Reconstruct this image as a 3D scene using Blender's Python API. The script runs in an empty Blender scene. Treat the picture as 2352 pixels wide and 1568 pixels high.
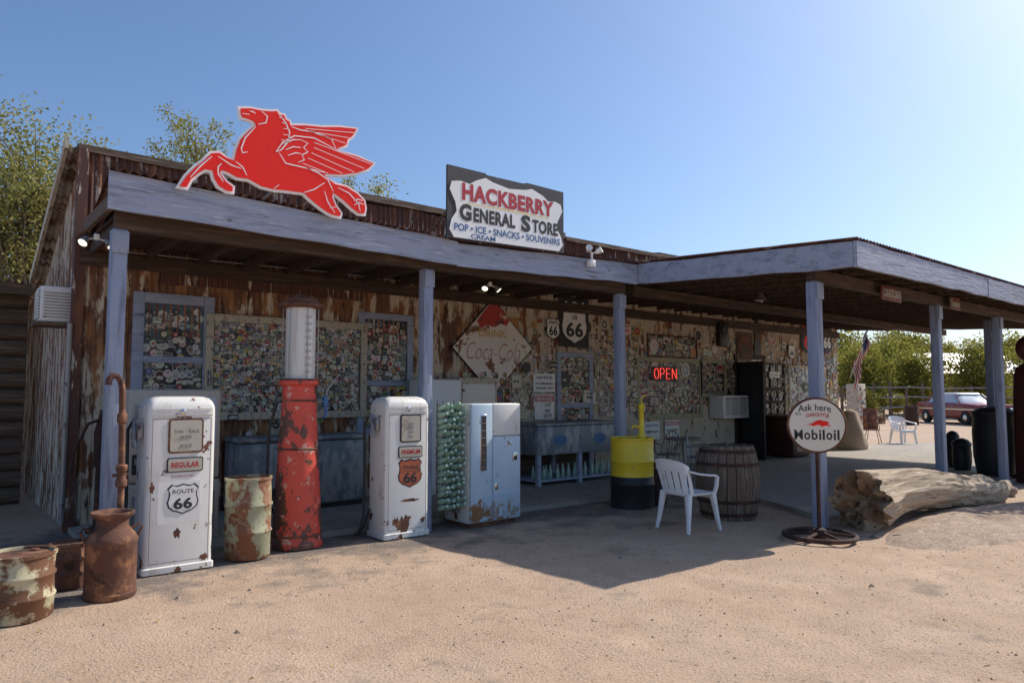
import bpy,bmesh,math,random
from mathutils import Vector,Matrix,noise
random.seed(7)
R=random.random
def U(a,b): return a+(b-a)*R()
sc=bpy.context.scene
F=1650.;PIT=math.atan(116/F);YAW=math.radians(39.52);CAM=Vector((0,0,1.6))
# --- survey helpers: turn measurements into world positions on the ground / a wall plane
def ray(u,v):
    a=(u-1176)/F;b=(784-v)/F
    h=math.cos(PIT)-b*math.sin(PIT);z=b*math.cos(PIT)+math.sin(PIT)
    return Vector((a*math.cos(YAW)+h*math.sin(YAW),-a*math.sin(YAW)+h*math.cos(YAW),z))
def PY(u,v,Y): r=ray(u,v);return CAM+r*(Y/r.y)
def PZ(u,v,Z=0): r=ray(u,v);return CAM+r*((Z-1.6)/r.z)
def PD(u,v,D):
    r=ray(u,v);return CAM+r*(D/(r.x*math.sin(YAW)+r.y*math.cos(YAW)))
# ---------------------------------------------------------------- materials
def mat(name,base,layers=(),rough=.6,metal=0,bump=.2,bs=60,var=.15,emit=0,trans=0,attr=False,spec=.5,rnd=True,bd=.01,bst=(1,1,1)):
    m=bpy.data.materials.new(name);m.use_nodes=True;nt=m.node_tree;N=nt.nodes;L=nt.links
    b=N['Principled BSDF'];b.inputs['Roughness'].default_value=rough;b.inputs['Metallic'].default_value=metal
    b.inputs['Specular IOR Level'].default_value=spec
    tc=N.new('ShaderNodeTexCoord');vec=tc.outputs['Object']
    if rnd:
        oi=N.new('ShaderNodeObjectInfo');va=N.new('ShaderNodeVectorMath');va.operation='ADD'
        ml=N.new('ShaderNodeMath');ml.operation='MULTIPLY';ml.inputs[1].default_value=30
        L.new(oi.outputs['Random'],ml.inputs[0]);L.new(vec,va.inputs[0]);L.new(ml.outputs[0],va.inputs[1]);vec=va.outputs[0]
    def nz(scale,st=(1,1,1),det=5,ro=.6):
        vm=N.new('ShaderNodeVectorMath');vm.operation='MULTIPLY';vm.inputs[1].default_value=st;L.new(vec,vm.inputs[0])
        n=N.new('ShaderNodeTexNoise');n.inputs['Scale'].default_value=scale;n.inputs['Detail'].default_value=det;n.inputs['Roughness'].default_value=ro
        L.new(vm.outputs[0],n.inputs['Vector']);return n.outputs['Fac']
    def mixc(f,a,c):
        x=N.new('ShaderNodeMix');x.data_type='RGBA';L.new(f,x.inputs[0])
        for s,i in ((a,6),(c,7)):
            if isinstance(s,tuple): x.inputs[i].default_value=(*s,1)
            else: L.new(s,x.inputs[i])
        return x.outputs[2]
    if attr:
        at=N.new('ShaderNodeAttribute');at.attribute_name='Col';bc=at.outputs['Color']
    else: bc=mixc(nz(2.2,det=6),tuple(x*(1-var) for x in base),tuple(min(1,x*(1+var)) for x in base))
    if attr: bc0=mixc(nz(9,det=6),(.75,.7,.62),(1,1,1));x=N.new('ShaderNodeMix');x.data_type='RGBA';x.blend_type='MULTIPLY';x.inputs[0].default_value=.8;L.new(bc,x.inputs[6]);L.new(bc0,x.inputs[7]);bc=x.outputs[2]
    hgt=None
    for ly in layers:
        col,scale,st,lo,hi=ly[:5];f=nz(scale,st,7,.65)
        for g in (ly[5] if len(ly)>5 else ()):
            ax,a,c,amt=g
            sp=N.new('ShaderNodeSeparateXYZ');L.new(tc.outputs['Object'],sp.inputs[0])
            mr=N.new('ShaderNodeMapRange');mr.inputs[1].default_value=a;mr.inputs[2].default_value=c;mr.inputs[3].default_value=0;mr.inputs[4].default_value=amt
            L.new(sp.outputs[ax],mr.inputs[0]);ad=N.new('ShaderNodeMath');ad.operation='ADD';L.new(f,ad.inputs[0]);L.new(mr.outputs[0],ad.inputs[1]);f=ad.outputs[0]
        mr=N.new('ShaderNodeMapRange');mr.inputs[1].default_value=lo;mr.inputs[2].default_value=hi;L.new(f,mr.inputs[0])
        c2=mixc(nz(scale*3),tuple(x*.75 for x in col),tuple(min(1,x*1.25) for x in col))
        bc=mixc(mr.outputs[0],bc,c2);hgt=mr.outputs[0]
    L.new(bc,b.inputs['Base Color'])
    if emit: L.new(bc,b.inputs['Emission Color']);b.inputs['Emission Strength'].default_value=emit
    if trans: b.inputs['Transmission Weight'].default_value=trans
    if bump:
        bp=N.new('ShaderNodeBump');bp.inputs['Strength'].default_value=bump;bp.inputs['Distance'].default_value=bd
        h=nz(bs,bst,6)
        if hgt is not None:
            ad=N.new('ShaderNodeMath');ad.operation='MULTIPLY_ADD';ad.inputs[1].default_value=.5;L.new(hgt,ad.inputs[0]);L.new(h,ad.inputs[2]);h=ad.outputs[0]
        L.new(h,bp.inputs['Height']);L.new(bp.outputs[0],b.inputs['Normal'])
    return m
RU=(.10,.035,.018);ISO=(1,1,1)
m_wall=mat('rusted_corrugated',(.20,.095,.055),[((.40,.19,.08),1.8,(3,1,.9),.48,.60),((.64,.55,.42),1.15,(6,1,1.5),.57,.62,[(0,4.0,8.2,.145),(2,2.3,1.3,.05),(0,2.3,1.4,.08)]),((.07,.032,.022),1.6,(6,1,.9),.60,.66)],rough=.8,bump=.25,rnd=False)
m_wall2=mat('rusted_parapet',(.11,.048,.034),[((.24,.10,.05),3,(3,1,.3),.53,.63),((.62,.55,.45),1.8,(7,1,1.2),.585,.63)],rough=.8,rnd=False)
m_side=mat('side_corrugated',(.17,.085,.055),[((.30,.15,.08),3,(1,3,.6),.5,.6),((.54,.48,.40),1.6,(1,5,1),.45,.54)],rough=.8,rnd=False)
m_blue=mat('blue_painted_wood',(.35,.39,.50),[((.22,.25,.32),3,(.6,2,5),.50,.66),((.50,.53,.58),7,(.5,3,7),.56,.66),((.25,.21,.18),5,(.6,2,6),.66,.69)],rough=.75,bump=.9,bs=7,bst=(.35,1,3),bd=.02)
m_bluev=mat('blue_painted_post',(.29,.33,.43),[((.18,.20,.27),3,(5,5,.5),.52,.66),((.3,.26,.22),5,(5,5,.5),.64,.68)],rough=.7,bump=.5,bs=12,bst=(2,2,.4))
m_dwood=mat('dark_wood',(.06,.037,.025),[((.13,.08,.055),4,(.4,4,6),.5,.65)],rough=.85,bump=.5,bs=20)
m_lwood=mat('weathered_plank',(.12,.08,.055),[((.26,.18,.12),5,(.4,4,8),.5,.62)],rough=.85,bump=.6,bs=10,bst=(.4,3,4))
m_rust=mat('rust',(.13,.055,.034),[((.30,.14,.07),6,ISO,.50,.62),((.05,.026,.02),5,ISO,.55,.64)],rough=.85,bump=.4)
m_dirust=mat('dark_rust',(.05,.024,.017),[((.12,.05,.03),8,ISO,.52,.64)],rough=.85,bump=.4)
m_rustg=mat('rust_green_paint',(.22,.09,.04),[((.37,.37,.24),4,(1,1,.7),.48,.53),((.52,.46,.32),6,ISO,.54,.60),((.20,.075,.035),6,ISO,.55,.59)],rough=.75,bump=.3)
m_rustc=mat('rust_cream_paint',(.15,.065,.03),[((.50,.45,.29),5,ISO,.50,.56),((.24,.24,.14),7,ISO,.60,.66)],rough=.75,bump=.3)
m_red=mat('flaking_red_paint',(.62,.075,.045),[((.12,.05,.032),2.0,(1,1,.7),.495,.505),((.62,.32,.24),9,ISO,.60,.61),((.12,.05,.03),7,ISO,.60,.61),((.03,.02,.017),6,ISO,.67,.68)],rough=.5,bump=.4)
m_wht=mat('chipped_white_enamel',(.77,.75,.70),[((.54,.47,.38),3,(3,3,.6),.55,.72),((.16,.06,.03),6.5,ISO,.62,.64,[(2,.35,0,.07)])],rough=.35,bump=.1,var=.05)
m_white=mat('white_paint',(.80,.79,.75),[((.6,.55,.48),4,(2,2,.5),.6,.8)],rough=.5,bump=.05,var=.03)
m_plast=mat('white_plastic',(.80,.80,.80),[((.62,.60,.57),5,ISO,.55,.8)],rough=.4,bump=.03,var=.03)
m_lblue=mat('faded_light_blue',(.45,.58,.68),[((.56,.65,.71),1.5,ISO,.45,.68),((.30,.15,.07),6,ISO,.63,.65,[(2,.35,0,.16)])],rough=.5,bump=.05,var=.06)
m_chest=mat('scraped_blue_grey',(.19,.22,.25),[((.38,.39,.39),3,(2,2,.8),.48,.56),((.16,.08,.05),8,ISO,.62,.66)],rough=.5,metal=.2)
m_beige=mat('beige_enamel',(.46,.41,.34),[((.25,.2,.16),4,ISO,.6,.75)],rough=.5)
m_blk=mat('black_paint',(.018,.018,.02),rough=.5,bump=.1)
m_ink=mat('black_ink',(.025,.025,.028),rough=.6,bump=0)
m_char=mat('charcoal_board',(.045,.045,.05),[((.2,.19,.18),9,ISO,.66,.7)],rough=.6)
m_sred=mat('sign_red',(.92,.022,.012),[((.80,.02,.012),5,ISO,.5,.8)],rough=.5,bump=.03,var=.04,spec=.25)
m_dull=mat('dull_red_sign',(.16,.045,.03),[((.08,.04,.03),6,ISO,.5,.6)],rough=.6)
m_dred=mat('lettering_red',(.45,.02,.03),rough=.5,bump=0)
m_mar=mat('dark_maroon',(.085,.018,.016),[((.05,.02,.015),5,ISO,.5,.6)],rough=.45)
m_dblu=mat('lettering_blue',(.05,.14,.32),rough=.5,bump=0)
m_yel=mat('yellow_paint',(.88,.62,.03),[((.6,.45,.12),6,ISO,.60,.76),((.2,.1,.04),7,ISO,.67,.7)],rough=.4,bump=.05)
m_org=mat('faded_rust_red_sign',(.44,.11,.05),[((.25,.07,.04),6,ISO,.55,.65)],rough=.5,bump=.05)
m_chr=mat('chrome',(.6,.6,.6),rough=.25,metal=1,bump=.03)
m_steel=mat('dull_steel',(.32,.31,.30),[(RU,6,ISO,.58,.66)],rough=.5,metal=.6)
m_pane=mat('dark_glass',(.035,.035,.04),rough=.12,bump=0)
m_paneb=mat('pale_reflection_glass',(.5,.55,.6),rough=.1,bump=0)  # pale base colour stands in for a bright reflection in the glass
m_dial=mat('cream_dial',(.50,.46,.38),[((.3,.25,.2),6,ISO,.55,.7)],rough=.3,bump=0)
m_sage=mat('sage_frame',(.38,.37,.24),[((.2,.17,.12),7,ISO,.6,.66)],rough=.7)
m_cream=mat('cream_frame',(.52,.46,.35),[((.22,.13,.08),6,(3,1,3),.56,.62)],rough=.7)
m_stk=mat('stickers',(1,1,1),attr=True,rough=.45,bump=0)
m_gglass=mat('bottle_glass',(.55,.76,.62),rough=.08,trans=.45,bump=0)
m_tank=mat('milky_glass',(.70,.68,.64),[((.40,.33,.26),3,(4,4,.2),.55,.7)],rough=.15,bump=0)
m_oak=mat('weathered_oak',(.14,.10,.07),[((.27,.21,.155),4,(6,6,.5),.48,.62)],rough=.85,bump=.5)
m_log=mat('dead_wood',(.46,.35,.24),[((.22,.155,.10),2.6,(.35,6,6),.50,.58),((.60,.49,.37),4,(.3,8,8),.52,.62),((.05,.03,.02),3,(.3,9,9),.66,.69)],rough=.9,bump=1,bs=6,bst=(.3,5,5),bd=.03)
m_rot=mat('rotten_wood',(.27,.17,.095),[((.40,.28,.165),5,(.4,1,1),.46,.6),((.09,.055,.032),8,ISO,.57,.66)],rough=.95,bump=1,bs=22,bd=.03)
m_neon=mat('neon_red',(1,.07,.05),emit=1.3,bump=0,var=0)
m_lamp=mat('lit_lamp',(1,.95,.75),emit=1.5,bump=0,var=0)
m_conc=mat('old_concrete',(.34,.30,.25),[((.44,.38,.31),1.5,ISO,.5,.65),((.19,.16,.135),3,ISO,.58,.68)],rough=.9,bump=.3,rnd=False)
m_bark=mat('bark',(.13,.10,.075),[((.25,.21,.17),8,(3,3,.6),.5,.6)],rough=.9,bump=.5)
m_tan=mat('tan_cloth',(.35,.27,.19),rough=.9)
m_carr=mat('faded_car_red',(.24,.04,.032),[((.36,.2,.17),2,ISO,.55,.7)],rough=.3,bump=.02)
m_tyre=mat('rubber',(.02,.02,.02),rough=.8)
m_rock=mat('rock',(.27,.20,.15),[((.38,.29,.22),4,ISO,.5,.6)],rough=.9,bump=.6)
m_slabr=mat('sandy_mound',(.45,.325,.235),[((.36,.255,.185),3,ISO,.48,.62),((.54,.41,.31),8,ISO,.54,.64),((.25,.17,.12),40,ISO,.58,.66)],rough=.95,bump=.8,bs=50,bd=.02)
def leafmat(name,c1,c2):
    m=bpy.data.materials.new(name);m.use_nodes=True;nt=m.node_tree;N=nt.nodes;L=nt.links;N.clear()
    o=N.new('ShaderNodeOutputMaterial');mx=N.new('ShaderNodeMixShader');mx.inputs[0].default_value=.4
    d=N.new('ShaderNodeBsdfDiffuse');t=N.new('ShaderNodeBsdfTranslucent')
    g=N.new('ShaderNodeNewGeometry');mi=N.new('ShaderNodeMix');mi.data_type='RGBA';mi.inputs[6].default_value=(*c1,1);mi.inputs[7].default_value=(*c2,1)
    L.new(g.outputs['Random Per Island'],mi.inputs[0]);L.new(mi.outputs[2],d.inputs[0]);L.new(mi.outputs[2],t.inputs[0])
    L.new(d.outputs[0],mx.inputs[1]);L.new(t.outputs[0],mx.inputs[2]);L.new(mx.outputs[0],o.inputs[0]);return m
m_leaf=leafmat('olive_leaves',(.15,.17,.05),(.42,.38,.14))
m_leafy=leafmat('yellow_green_leaves',(.16,.18,.035),(.42,.37,.09))
m_fall=leafmat('fallen_leaves',(.60,.47,.14),(.38,.22,.08))
# ---------------------------------------------------------------- mesh builder
def rr(w,d,r,k=4,cx=0,cy=0):
    o=[];r=min(r,w/2-1e-4,d/2-1e-4)
    for sx,sy,a0 in ((1,1,0),(-1,1,90),(-1,-1,180),(1,-1,270)):
        for i in range(k+1):
            a=math.radians(a0+90*i/k);o.append((cx+sx*(w/2-r)+r*math.cos(a),cy+sy*(d/2-r)+r*math.sin(a)))
    return o
class MB:
    def __init__(s): s.v=[];s.f=[];s.mi=[];s.ms=[];s.c=[];s.hc=False;s.M=None
    def add(s,vs,fs,m,col=None):
        k=len(s.v)
        s.v+=[tuple(s.M@Vector(v)) for v in vs] if s.M else [tuple(v) for v in vs]
        if m not in s.ms: s.ms.append(m)
        i=s.ms.index(m)
        for f in fs: s.f.append([k+j for j in f]);s.mi.append(i);s.c.append(col or (1,1,1))
        if col: s.hc=True
        return s
    def box(s,x0,x1,y0,y1,z0,z1,m,bev=0,seg=2):
        if bev:
            bm=bmesh.new();bmesh.ops.create_cube(bm,size=1)
            for v in bm.verts: v.co=Vector(((x0+x1)/2+v.co.x*(x1-x0),(y0+y1)/2+v.co.y*(y1-y0),(z0+z1)/2+v.co.z*(z1-z0)))
            bmesh.ops.bevel(bm,geom=bm.edges[:],offset=bev,segments=seg,profile=.5,affect='EDGES')
            bm.verts.index_update();s.add([v.co for v in bm.verts],[[v.index for v in f.verts] for f in bm.faces],m);bm.free();return s
        return s.add([(x0,y0,z0),(x1,y0,z0),(x1,y1,z0),(x0,y1,z0),(x0,y0,z1),(x1,y0,z1),(x1,y1,z1),(x0,y1,z1)],[(3,2,1,0),(4,5,6,7),(0,1,5,4),(1,2,6,5),(2,3,7,6),(3,0,4,7)],m)
    def rings(s,rs,m,cap=True):
        n=len(rs[0]);vs=[p for r in rs for p in r];fs=[]
        for i in range(len(rs)-1):
            for j in range(n): a=i*n+j;b=i*n+(j+1)%n;fs.append((a,b,b+n,a+n))
        if cap: fs.append(tuple(range(n))[::-1]);fs.append(tuple(range((len(rs)-1)*n,len(rs)*n)))
        return s.add(vs,fs,m)
    def loft(s,lv,m,k=4,cap=True):  # (z,w,d,r[,cx,cy])
        return s.rings([[(x,y,l[0]) for x,y in rr(l[1],l[2],l[3],k,*(l[4:6]))] for l in lv],m,cap)
    def lathe(s,pf,m,n=28,c=(0,0,0),cap=True):
        return s.rings([[(c[0]+r*math.cos(2*math.pi*j/n),c[1]+r*math.sin(2*math.pi*j/n),c[2]+z) for j in range(n)] for r,z in pf],m,cap)
    def tube(s,pts,r,m,n=10,cap=True):
        P=[Vector(p) for p in pts];rs=[]
        up=None
        for i,p in enumerate(P):
            t=(P[min(i+1,len(P)-1)]-P[max(i-1,0)]).normalized()
            if up is None: up=Vector((0,0,1)) if abs(t.z)<.9 else Vector((0,1,0))
            a=t.cross(up).normalized();up=a.cross(t).normalized();q=r[i] if isinstance(r,(list,tuple)) else r
            rs.append([p+a*q*math.cos(2*math.pi*j/n)+up*q*math.sin(2*math.pi*j/n) for j in range(n)])
        return s.rings(rs,m,cap)
    def prism(s,pts,y0,y1,m,col=None):
        n=len(pts);vs=[(x,y0,z) for x,z in pts]+[(x,y1,z) for x,z in pts]
        return s.add(vs,[tuple(range(n)),tuple(range(2*n-1,n-1,-1))]+[(i,n+i,n+(i+1)%n,(i+1)%n) for i in range(n)],m,col)
    def flat(s,pts,y,m,col=None): return s.add([(x,y,z) for x,z in pts],[tuple(range(len(pts)))],m,col)
    def ribbon(s,pts,w,y,m):
        vs=[];n=len(pts)
        for i in range(n):
            a=Vector(pts[max(i-1,0)]);b=Vector(pts[min(i+1,n-1)]);t=(b-a).normalized();q=w*(.5 if 0<i<n-1 else .25)
            vs+=[(pts[i][0]-t.y*q,y,pts[i][1]+t.x*q),(pts[i][0]+t.y*q,y,pts[i][1]-t.x*q)]
        return s.add(vs,[(2*i,2*i+1,2*i+3,2*i+2) for i in range(n-1)],m)
    def text(s,t,x0,x1,z0,z1,y,m,bold=.02,shear=0,col=None,arc=0):
        cu=bpy.data.curves.new('t','FONT');cu.body=t;cu.offset=bold;cu.resolution_u=3;cu.shear=shear
        if bold>.03: cu.space_character=1+bold*1.5
        o=bpy.data.objects.new('t',cu);sc.collection.objects.link(o);dg=bpy.context.evaluated_depsgraph_get()
        me=bpy.data.meshes.new_from_object(o.evaluated_get(dg));V=[v.co.copy() for v in me.vertices];Fc=[list(p.vertices) for p in me.polygons]
        bpy.data.objects.remove(o);bpy.data.curves.remove(cu);bpy.data.meshes.remove(me)
        if not V: return s
        a,b=min(v.x for v in V),max(v.x for v in V);c,d=min(v.y for v in V),max(v.y for v in V)
        vs=[]
        for v in V:
            q=(v.x-a)/(b-a);vs.append((x0+q*(x1-x0),y,z0+(v.y-c)/(d-c)*(z1-z0)+arc*4*q*(1-q)))
        return s.add(vs,Fc,m,col)
    def corr(s,p00,p10,p01,p11,m,pitch=.085,amp=.018,rows=1,jit=0,jb=0):
        p00,p10,p01,p11=map(Vector,(p00,p10,p01,p11));n=(p10-p00).cross(p01-p00).normalized()
        L=(p10-p00).length;k=max(6,int(L/pitch*6));vs=[]
        for i in range(k+1):
            t=i/k;o=n*amp*math.sin(2*math.pi*t*L/pitch);jj=Vector((0,0,jit*noise.noise(Vector((t*L*1.2,3,7)))));jc=Vector((0,0,jb*noise.noise(Vector((t*L*3.5,9,2)))))
            for r in range(rows+1):
                w=r/rows;q=p00.lerp(p10,t).lerp(p01.lerp(p11,t),w)+o
                if r==rows: q=q+jj
                if r==0: q=q+jc
                vs.append(q)
        h=rows+1
        return s.add(vs,[(i*h+r,(i+1)*h+r,(i+1)*h+r+1,i*h+r+1) for i in range(k) for r in range(rows)],m)
    def obj(s,name,parent=None,loc=(0,0,0),rz=0,label=None,cat=None,kind=None,group=None,recalc=True):
        me=bpy.data.meshes.new(name);me.from_pydata(s.v,[],s.f)
        for m in s.ms: me.materials.append(m)
        me.polygons.foreach_set('material_index',s.mi);me.polygons.foreach_set('use_smooth',[True]*len(s.f))
        if s.hc:
            at=me.attributes.new('Col','FLOAT_COLOR','FACE');fl=[]
            for c in s.c: fl+=[*c,1]
            at.data.foreach_set('color',fl)
        me.update()
        if recalc and len(s.f)<40000 and not s.hc:
            bm=bmesh.new();bm.from_mesh(me);bmesh.ops.recalc_face_normals(bm,faces=bm.faces[:]);bm.to_mesh(me);bm.free()
        me.set_sharp_from_angle(angle=math.radians(48))
        o=bpy.data.objects.new(name,me);sc.collection.objects.link(o);o.location=loc;o.rotation_euler=(0,0,rz)
        if parent: o.parent=parent
        meta(o,label,cat,kind,group);return o
def meta(o,label,cat,kind,group):
    for k,x in (('label',label),('category',cat),('kind',kind),('group',group)):
        if x: o[k]=x
def thing(name,label,cat,loc=(0,0,0),rz=0,group=None,parent=None):
    o=bpy.data.objects.new(name,None);sc.collection.objects.link(o);o.location=loc;o.rotation_euler=(0,0,rz);o.empty_display_size=.2
    if parent: o.parent=parent
    meta(o,label,cat,None,group);return o
def dup(o,loc,rz=None,scale=None,label=None):
    def cp(a,par):
        b=a.copy();sc.collection.objects.link(b)
        if par: b.parent=par
        for c in a.children: cp(c,b)
        return b
    b=cp(o,None);b.location=loc
    if rz is not None: b.rotation_euler=(0,0,rz)
    if scale: b.scale=(scale,)*3
    if label: b['label']=label
    return b
def shield(cx,cz,w,h):
    half=[(0,.5),(.14,.46),(.24,.44),(.36,.5),(.42,.44),(.5,.36),(.44,.24),(.45,.08),(.5,-.1),(.46,-.26),(.32,-.38),(.14,-.44),(0,-.5)]
    return [(cx+x*w,cz+z*h) for x,z in half]+[(cx-x*w,cz+z*h) for x,z in half[-2:0:-1]]
def circ(cx,cz,r,n=24,rz=None): return [(cx+r*math.cos(2*math.pi*i/n),cz+(rz or r)*math.sin(2*math.pi*i/n)) for i in range(n)]
def rect(x0,x1,z0,z1): return [(x0,z0),(x1,z0),(x1,z1),(x0,z1)]
PAL=[(.74,.70,.62)]*10+[(.03,.03,.03)]*7+[(.42,.05,.04)]*2+[(.08,.13,.27),(.6,.46,.08),(.10,.20,.09),(.45,.35,.22),(.34,.33,.31),(.5,.24,.08),(.32,.42,.46),(.55,.51,.43),(.2,.17,.14),(.35,.3,.24),(.62,.57,.48)]
def stickers(mb,X0,X1,Z0,Z1,Y,step,size,keep=1.,skip=()):
    nx=max(1,int((X1-X0)/step));nzz=max(1,int((Z1-Z0)/step))
    for i in range(nx):
        for j in range(nzz):
            if R()>keep: continue
            w=size*U(.6,1.5);h=size*U(.5,1.1)
            x=min(max(X0+(i+.5+U(-.4,.4))*step,X0+w/2),X1-w/2);z=min(max(Z0+(j+.5+U(-.4,.4))*step,Z0+h/2),Z1-h/2)
            y=Y-.001-R()*.006;c=random.choice(PAL);c2=random.choice(PAL)
            while c2==c: c2=random.choice(PAL)
            k=R();cr=lambda q:tuple(a*U(.8,1.1) for a in q)
            if k<.35:
                r=size*U(.4,.65);P=circ(x,z,r,16);Q=circ(x,z,r*.78,14);w=h=r*1.3
            elif k<.5: P=circ(x,z,w*.6,16,h*.5);Q=circ(x,z,w*.5,14,h*.38)
            elif k<.58: w=h=size;P=shield(x,z,w,h);Q=shield(x,z,w*.82,h*.82)
            else:
                a=U(-.2,.2);ro=lambda ps:[(x+(p-x)*math.cos(a)-(q-z)*math.sin(a),z+(p-x)*math.sin(a)+(q-z)*math.cos(a)) for p,q in ps]
                P=ro(rect(x-w/2,x+w/2,z-h/2,z+h/2));Q=ro(rect(x-w*.43,x+w*.43,z-h*.38,z+h*.38))
            mb.flat(P,y,m_stk,cr(c))
            if R()<.7: mb.flat(Q,y-.0006,m_stk,cr(c2))
            else: c2=c
            c3=(.03,.03,.03) if sum(c2)>.8 else (.7,.68,.6)
            if R()<.2: c3=(.5,.05,.04)
            kk=R()
            if kk<.7:
                for b in range(random.randint(1,3)):
                    zz=z+U(-.3,.3)*h;ww=w*U(.15,.34)
                    n=random.randint(2,6)
                    for q in range(n):
                        xa=x-ww+2*ww*q/n;mb.flat(rect(xa,xa+2*ww/n*.7,zz-h*.07,zz+h*.07),y-.0012-b*1e-4,m_stk,c3)
            else:
                mb.flat(circ(x+U(-.1,.1)*w,z,min(w,h)*U(.15,.28),9),y-.0012,m_stk,cr(random.choice(PAL)))
# ---------------------------------------------------------------- camera, sky, sun
cam=bpy.data.cameras.new('camera');co=bpy.data.objects.new('camera',cam);sc.collection.objects.link(co)
cam.sensor_width=36;cam.lens=F/2352*36;cam.clip_end=3000;cam.clip_start=.05;co.location=CAM;co.rotation_euler=(math.pi/2+PIT,0,-YAW);sc.camera=co
EL=math.radians(41.8);AZ=math.radians(90+6.5)   # clockwise from +Y
sv=Vector((math.cos(EL)*math.sin(AZ),math.cos(EL)*math.cos(AZ),math.sin(EL)))
sl=bpy.data.lights.new('sun','SUN');sl.energy=5;sl.angle=math.radians(.5);sl.color=(1,.94,.84)
so=bpy.data.objects.new('sun',sl);sc.collection.objects.link(so);so.rotation_euler=sv.to_track_quat('Z','Y').to_euler();so.location=(20,0,20)
w=bpy.data.worlds.new('World');sc.world=w;w.use_nodes=True;nt=w.node_tree
sk=nt.nodes.new('ShaderNodeTexSky');sk.sky_type='NISHITA';sk.sun_disc=False;sk.sun_elevation=EL;sk.sun_rotation=AZ;sk.air_density=1.1;sk.dust_density=2.3;sk.ozone_density=6.5;sk.altitude=500
nt.links.new(sk.outputs[0],nt.nodes['Background'].inputs[0]);nt.nodes['Background'].inputs[1].default_value=.15
sc.view_settings.view_transform='Standard';sc.view_settings.look='None';sc.view_settings.exposure=0
# ---------------------------------------------------------------- ground
def axis(a,b,st,far):
    o=[];x=a
    while x<b: o.append(x);x+=st
    o.append(b);q=st;x=b
    while x<far: q*=1.35;x+=q;o.append(x)
    q=st;x=a;l=[]
    while x>-far: q*=1.35;x-=q;l.append(x)
    return l[::-1]+o
gx=axis(-2,14,.08,900);gy=axis(1,8,.08,900)
def gh(x,y):
    if -6<x<24 and -3<y<12:
        a=.026*noise.noise(Vector((x*.7,y*.7,0)))+.012*noise.noise(Vector((x*3,y*3,1)))+.009*noise.noise(Vector((x*7,y*7,2)))
        if y>6.3: a*=max(0,1-(y-6.3)/.8)
        return a-.012
    return -.012
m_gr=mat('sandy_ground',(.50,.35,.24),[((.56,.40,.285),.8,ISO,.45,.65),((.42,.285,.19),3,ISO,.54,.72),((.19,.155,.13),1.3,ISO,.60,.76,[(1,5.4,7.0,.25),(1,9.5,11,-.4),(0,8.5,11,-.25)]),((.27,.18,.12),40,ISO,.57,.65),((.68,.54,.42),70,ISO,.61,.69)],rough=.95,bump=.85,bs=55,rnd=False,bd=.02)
mb=MB();ny=len(gy)
mb.add([(x,y,gh(x,y)) for x in gx for y in gy],[(i*ny+j,(i+1)*ny+j,(i+1)*ny+j+1,i*ny+j+1) for i in range(len(gx)-1) for j in range(ny-1)],m_gr)
mb.obj('ground',kind='structure',recalc=False)
mb=MB()
for i in range(12000):
    x=U(-1,12);y=U(.6,7)if R()<.8 else U(5.5,7.2);r=.0025+.012*R()**5+(.028 if R()<.0012 else 0)
    z=gh(x,y);n=5;a=R()*6
    vs=[(x+r*U(.7,1.2)*math.cos(a+2*math.pi*k/n),y+r*U(.7,1.2)*math.sin(a+2*math.pi*k/n),z-.001) for k in range(n)]+[(x+U(-.3,.3)*r,y+U(-.3,.3)*r,z+r*U(.5,.9))]
    mb.add(vs,[(k,(k+1)%n,n) for k in range(n)],m_rock)
mb.obj('gravel',kind='stuff',recalc=False)
mb=MB()
for i in range(350):
    x=U(-1,13);y=U(.6,7);z=gh(x,y)+.006;r=U(.008,.019);a=R()*6.28;c,s_=math.cos(a),math.sin(a)
    mb.add([(x+p*c*r-q*s_*r,y+p*s_*r+q*c*r,z+h*r) for p,q,h in ((-1,0,0),(0,.55,U(.2,.7)),(1,0,U(0,.8)),(0,-.55,U(0,.3)))],[(0,1,2,3)],m_fall)
mb.obj('fallen_leaves',kind='stuff',recalc=False)
# slab
mb=MB()
def slab(pts,z0,z1):
    n=len(pts);mb.add([(x,y,z0) for x,y in pts]+[(x,y,z1) for x,y in pts],[tuple(range(n,2*n))]+[(i,(i+1)%n,n+(i+1)%n,n+i) for i in range(n)],m_conc)
slab([(1.4,7.5),(3.5,7.6),(7,7.45),(9.7,7.5),(9.75,6.2),(9.2,5.2),(8.75,4.5),(9.6,4.4),(14,4.3),(24,4.3),(24,9.78),(1.4,9.78)],-.05,.05)
mb.obj('porch_slab',kind='structure')
# ---------------------------------------------------------------- building
B=thing('store_building','rust-streaked corrugated metal store with blue-trimmed porch','building')
WY=9.8;WX=1.40
dx0=PY(1690,900,WY).x;dx1=PY(1750,900,WY).x;dz=PY(1690,832,WY).z
mb=MB()
def wseg(a,b,z0,z1,y,mt=None,jb=0): mb.corr((a,y,z0),(b,y,z0),(a,y,z1),(b,y,z1),mt or m_wall,jb=jb)
wseg(WX,dx0,0,2.35,WY);wseg(dx1,20,0,2.35,WY);wseg(WX,dx0,2.3,3.7,WY-.012);wseg(dx1,20,2.3,3.7,WY-.012);wseg(dx0,dx1,dz,3.7,WY-.012)
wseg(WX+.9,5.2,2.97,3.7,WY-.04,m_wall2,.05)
mb.obj('wall',B,recalc=False)
mb=MB();mb.corr((WX,WY-.02,3.65),(20,WY-.02,3.65),(WX,WY-.02,4.5),(20,WY-.02,4.48),m_wall2,jit=.04)
x=WX-.05
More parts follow.
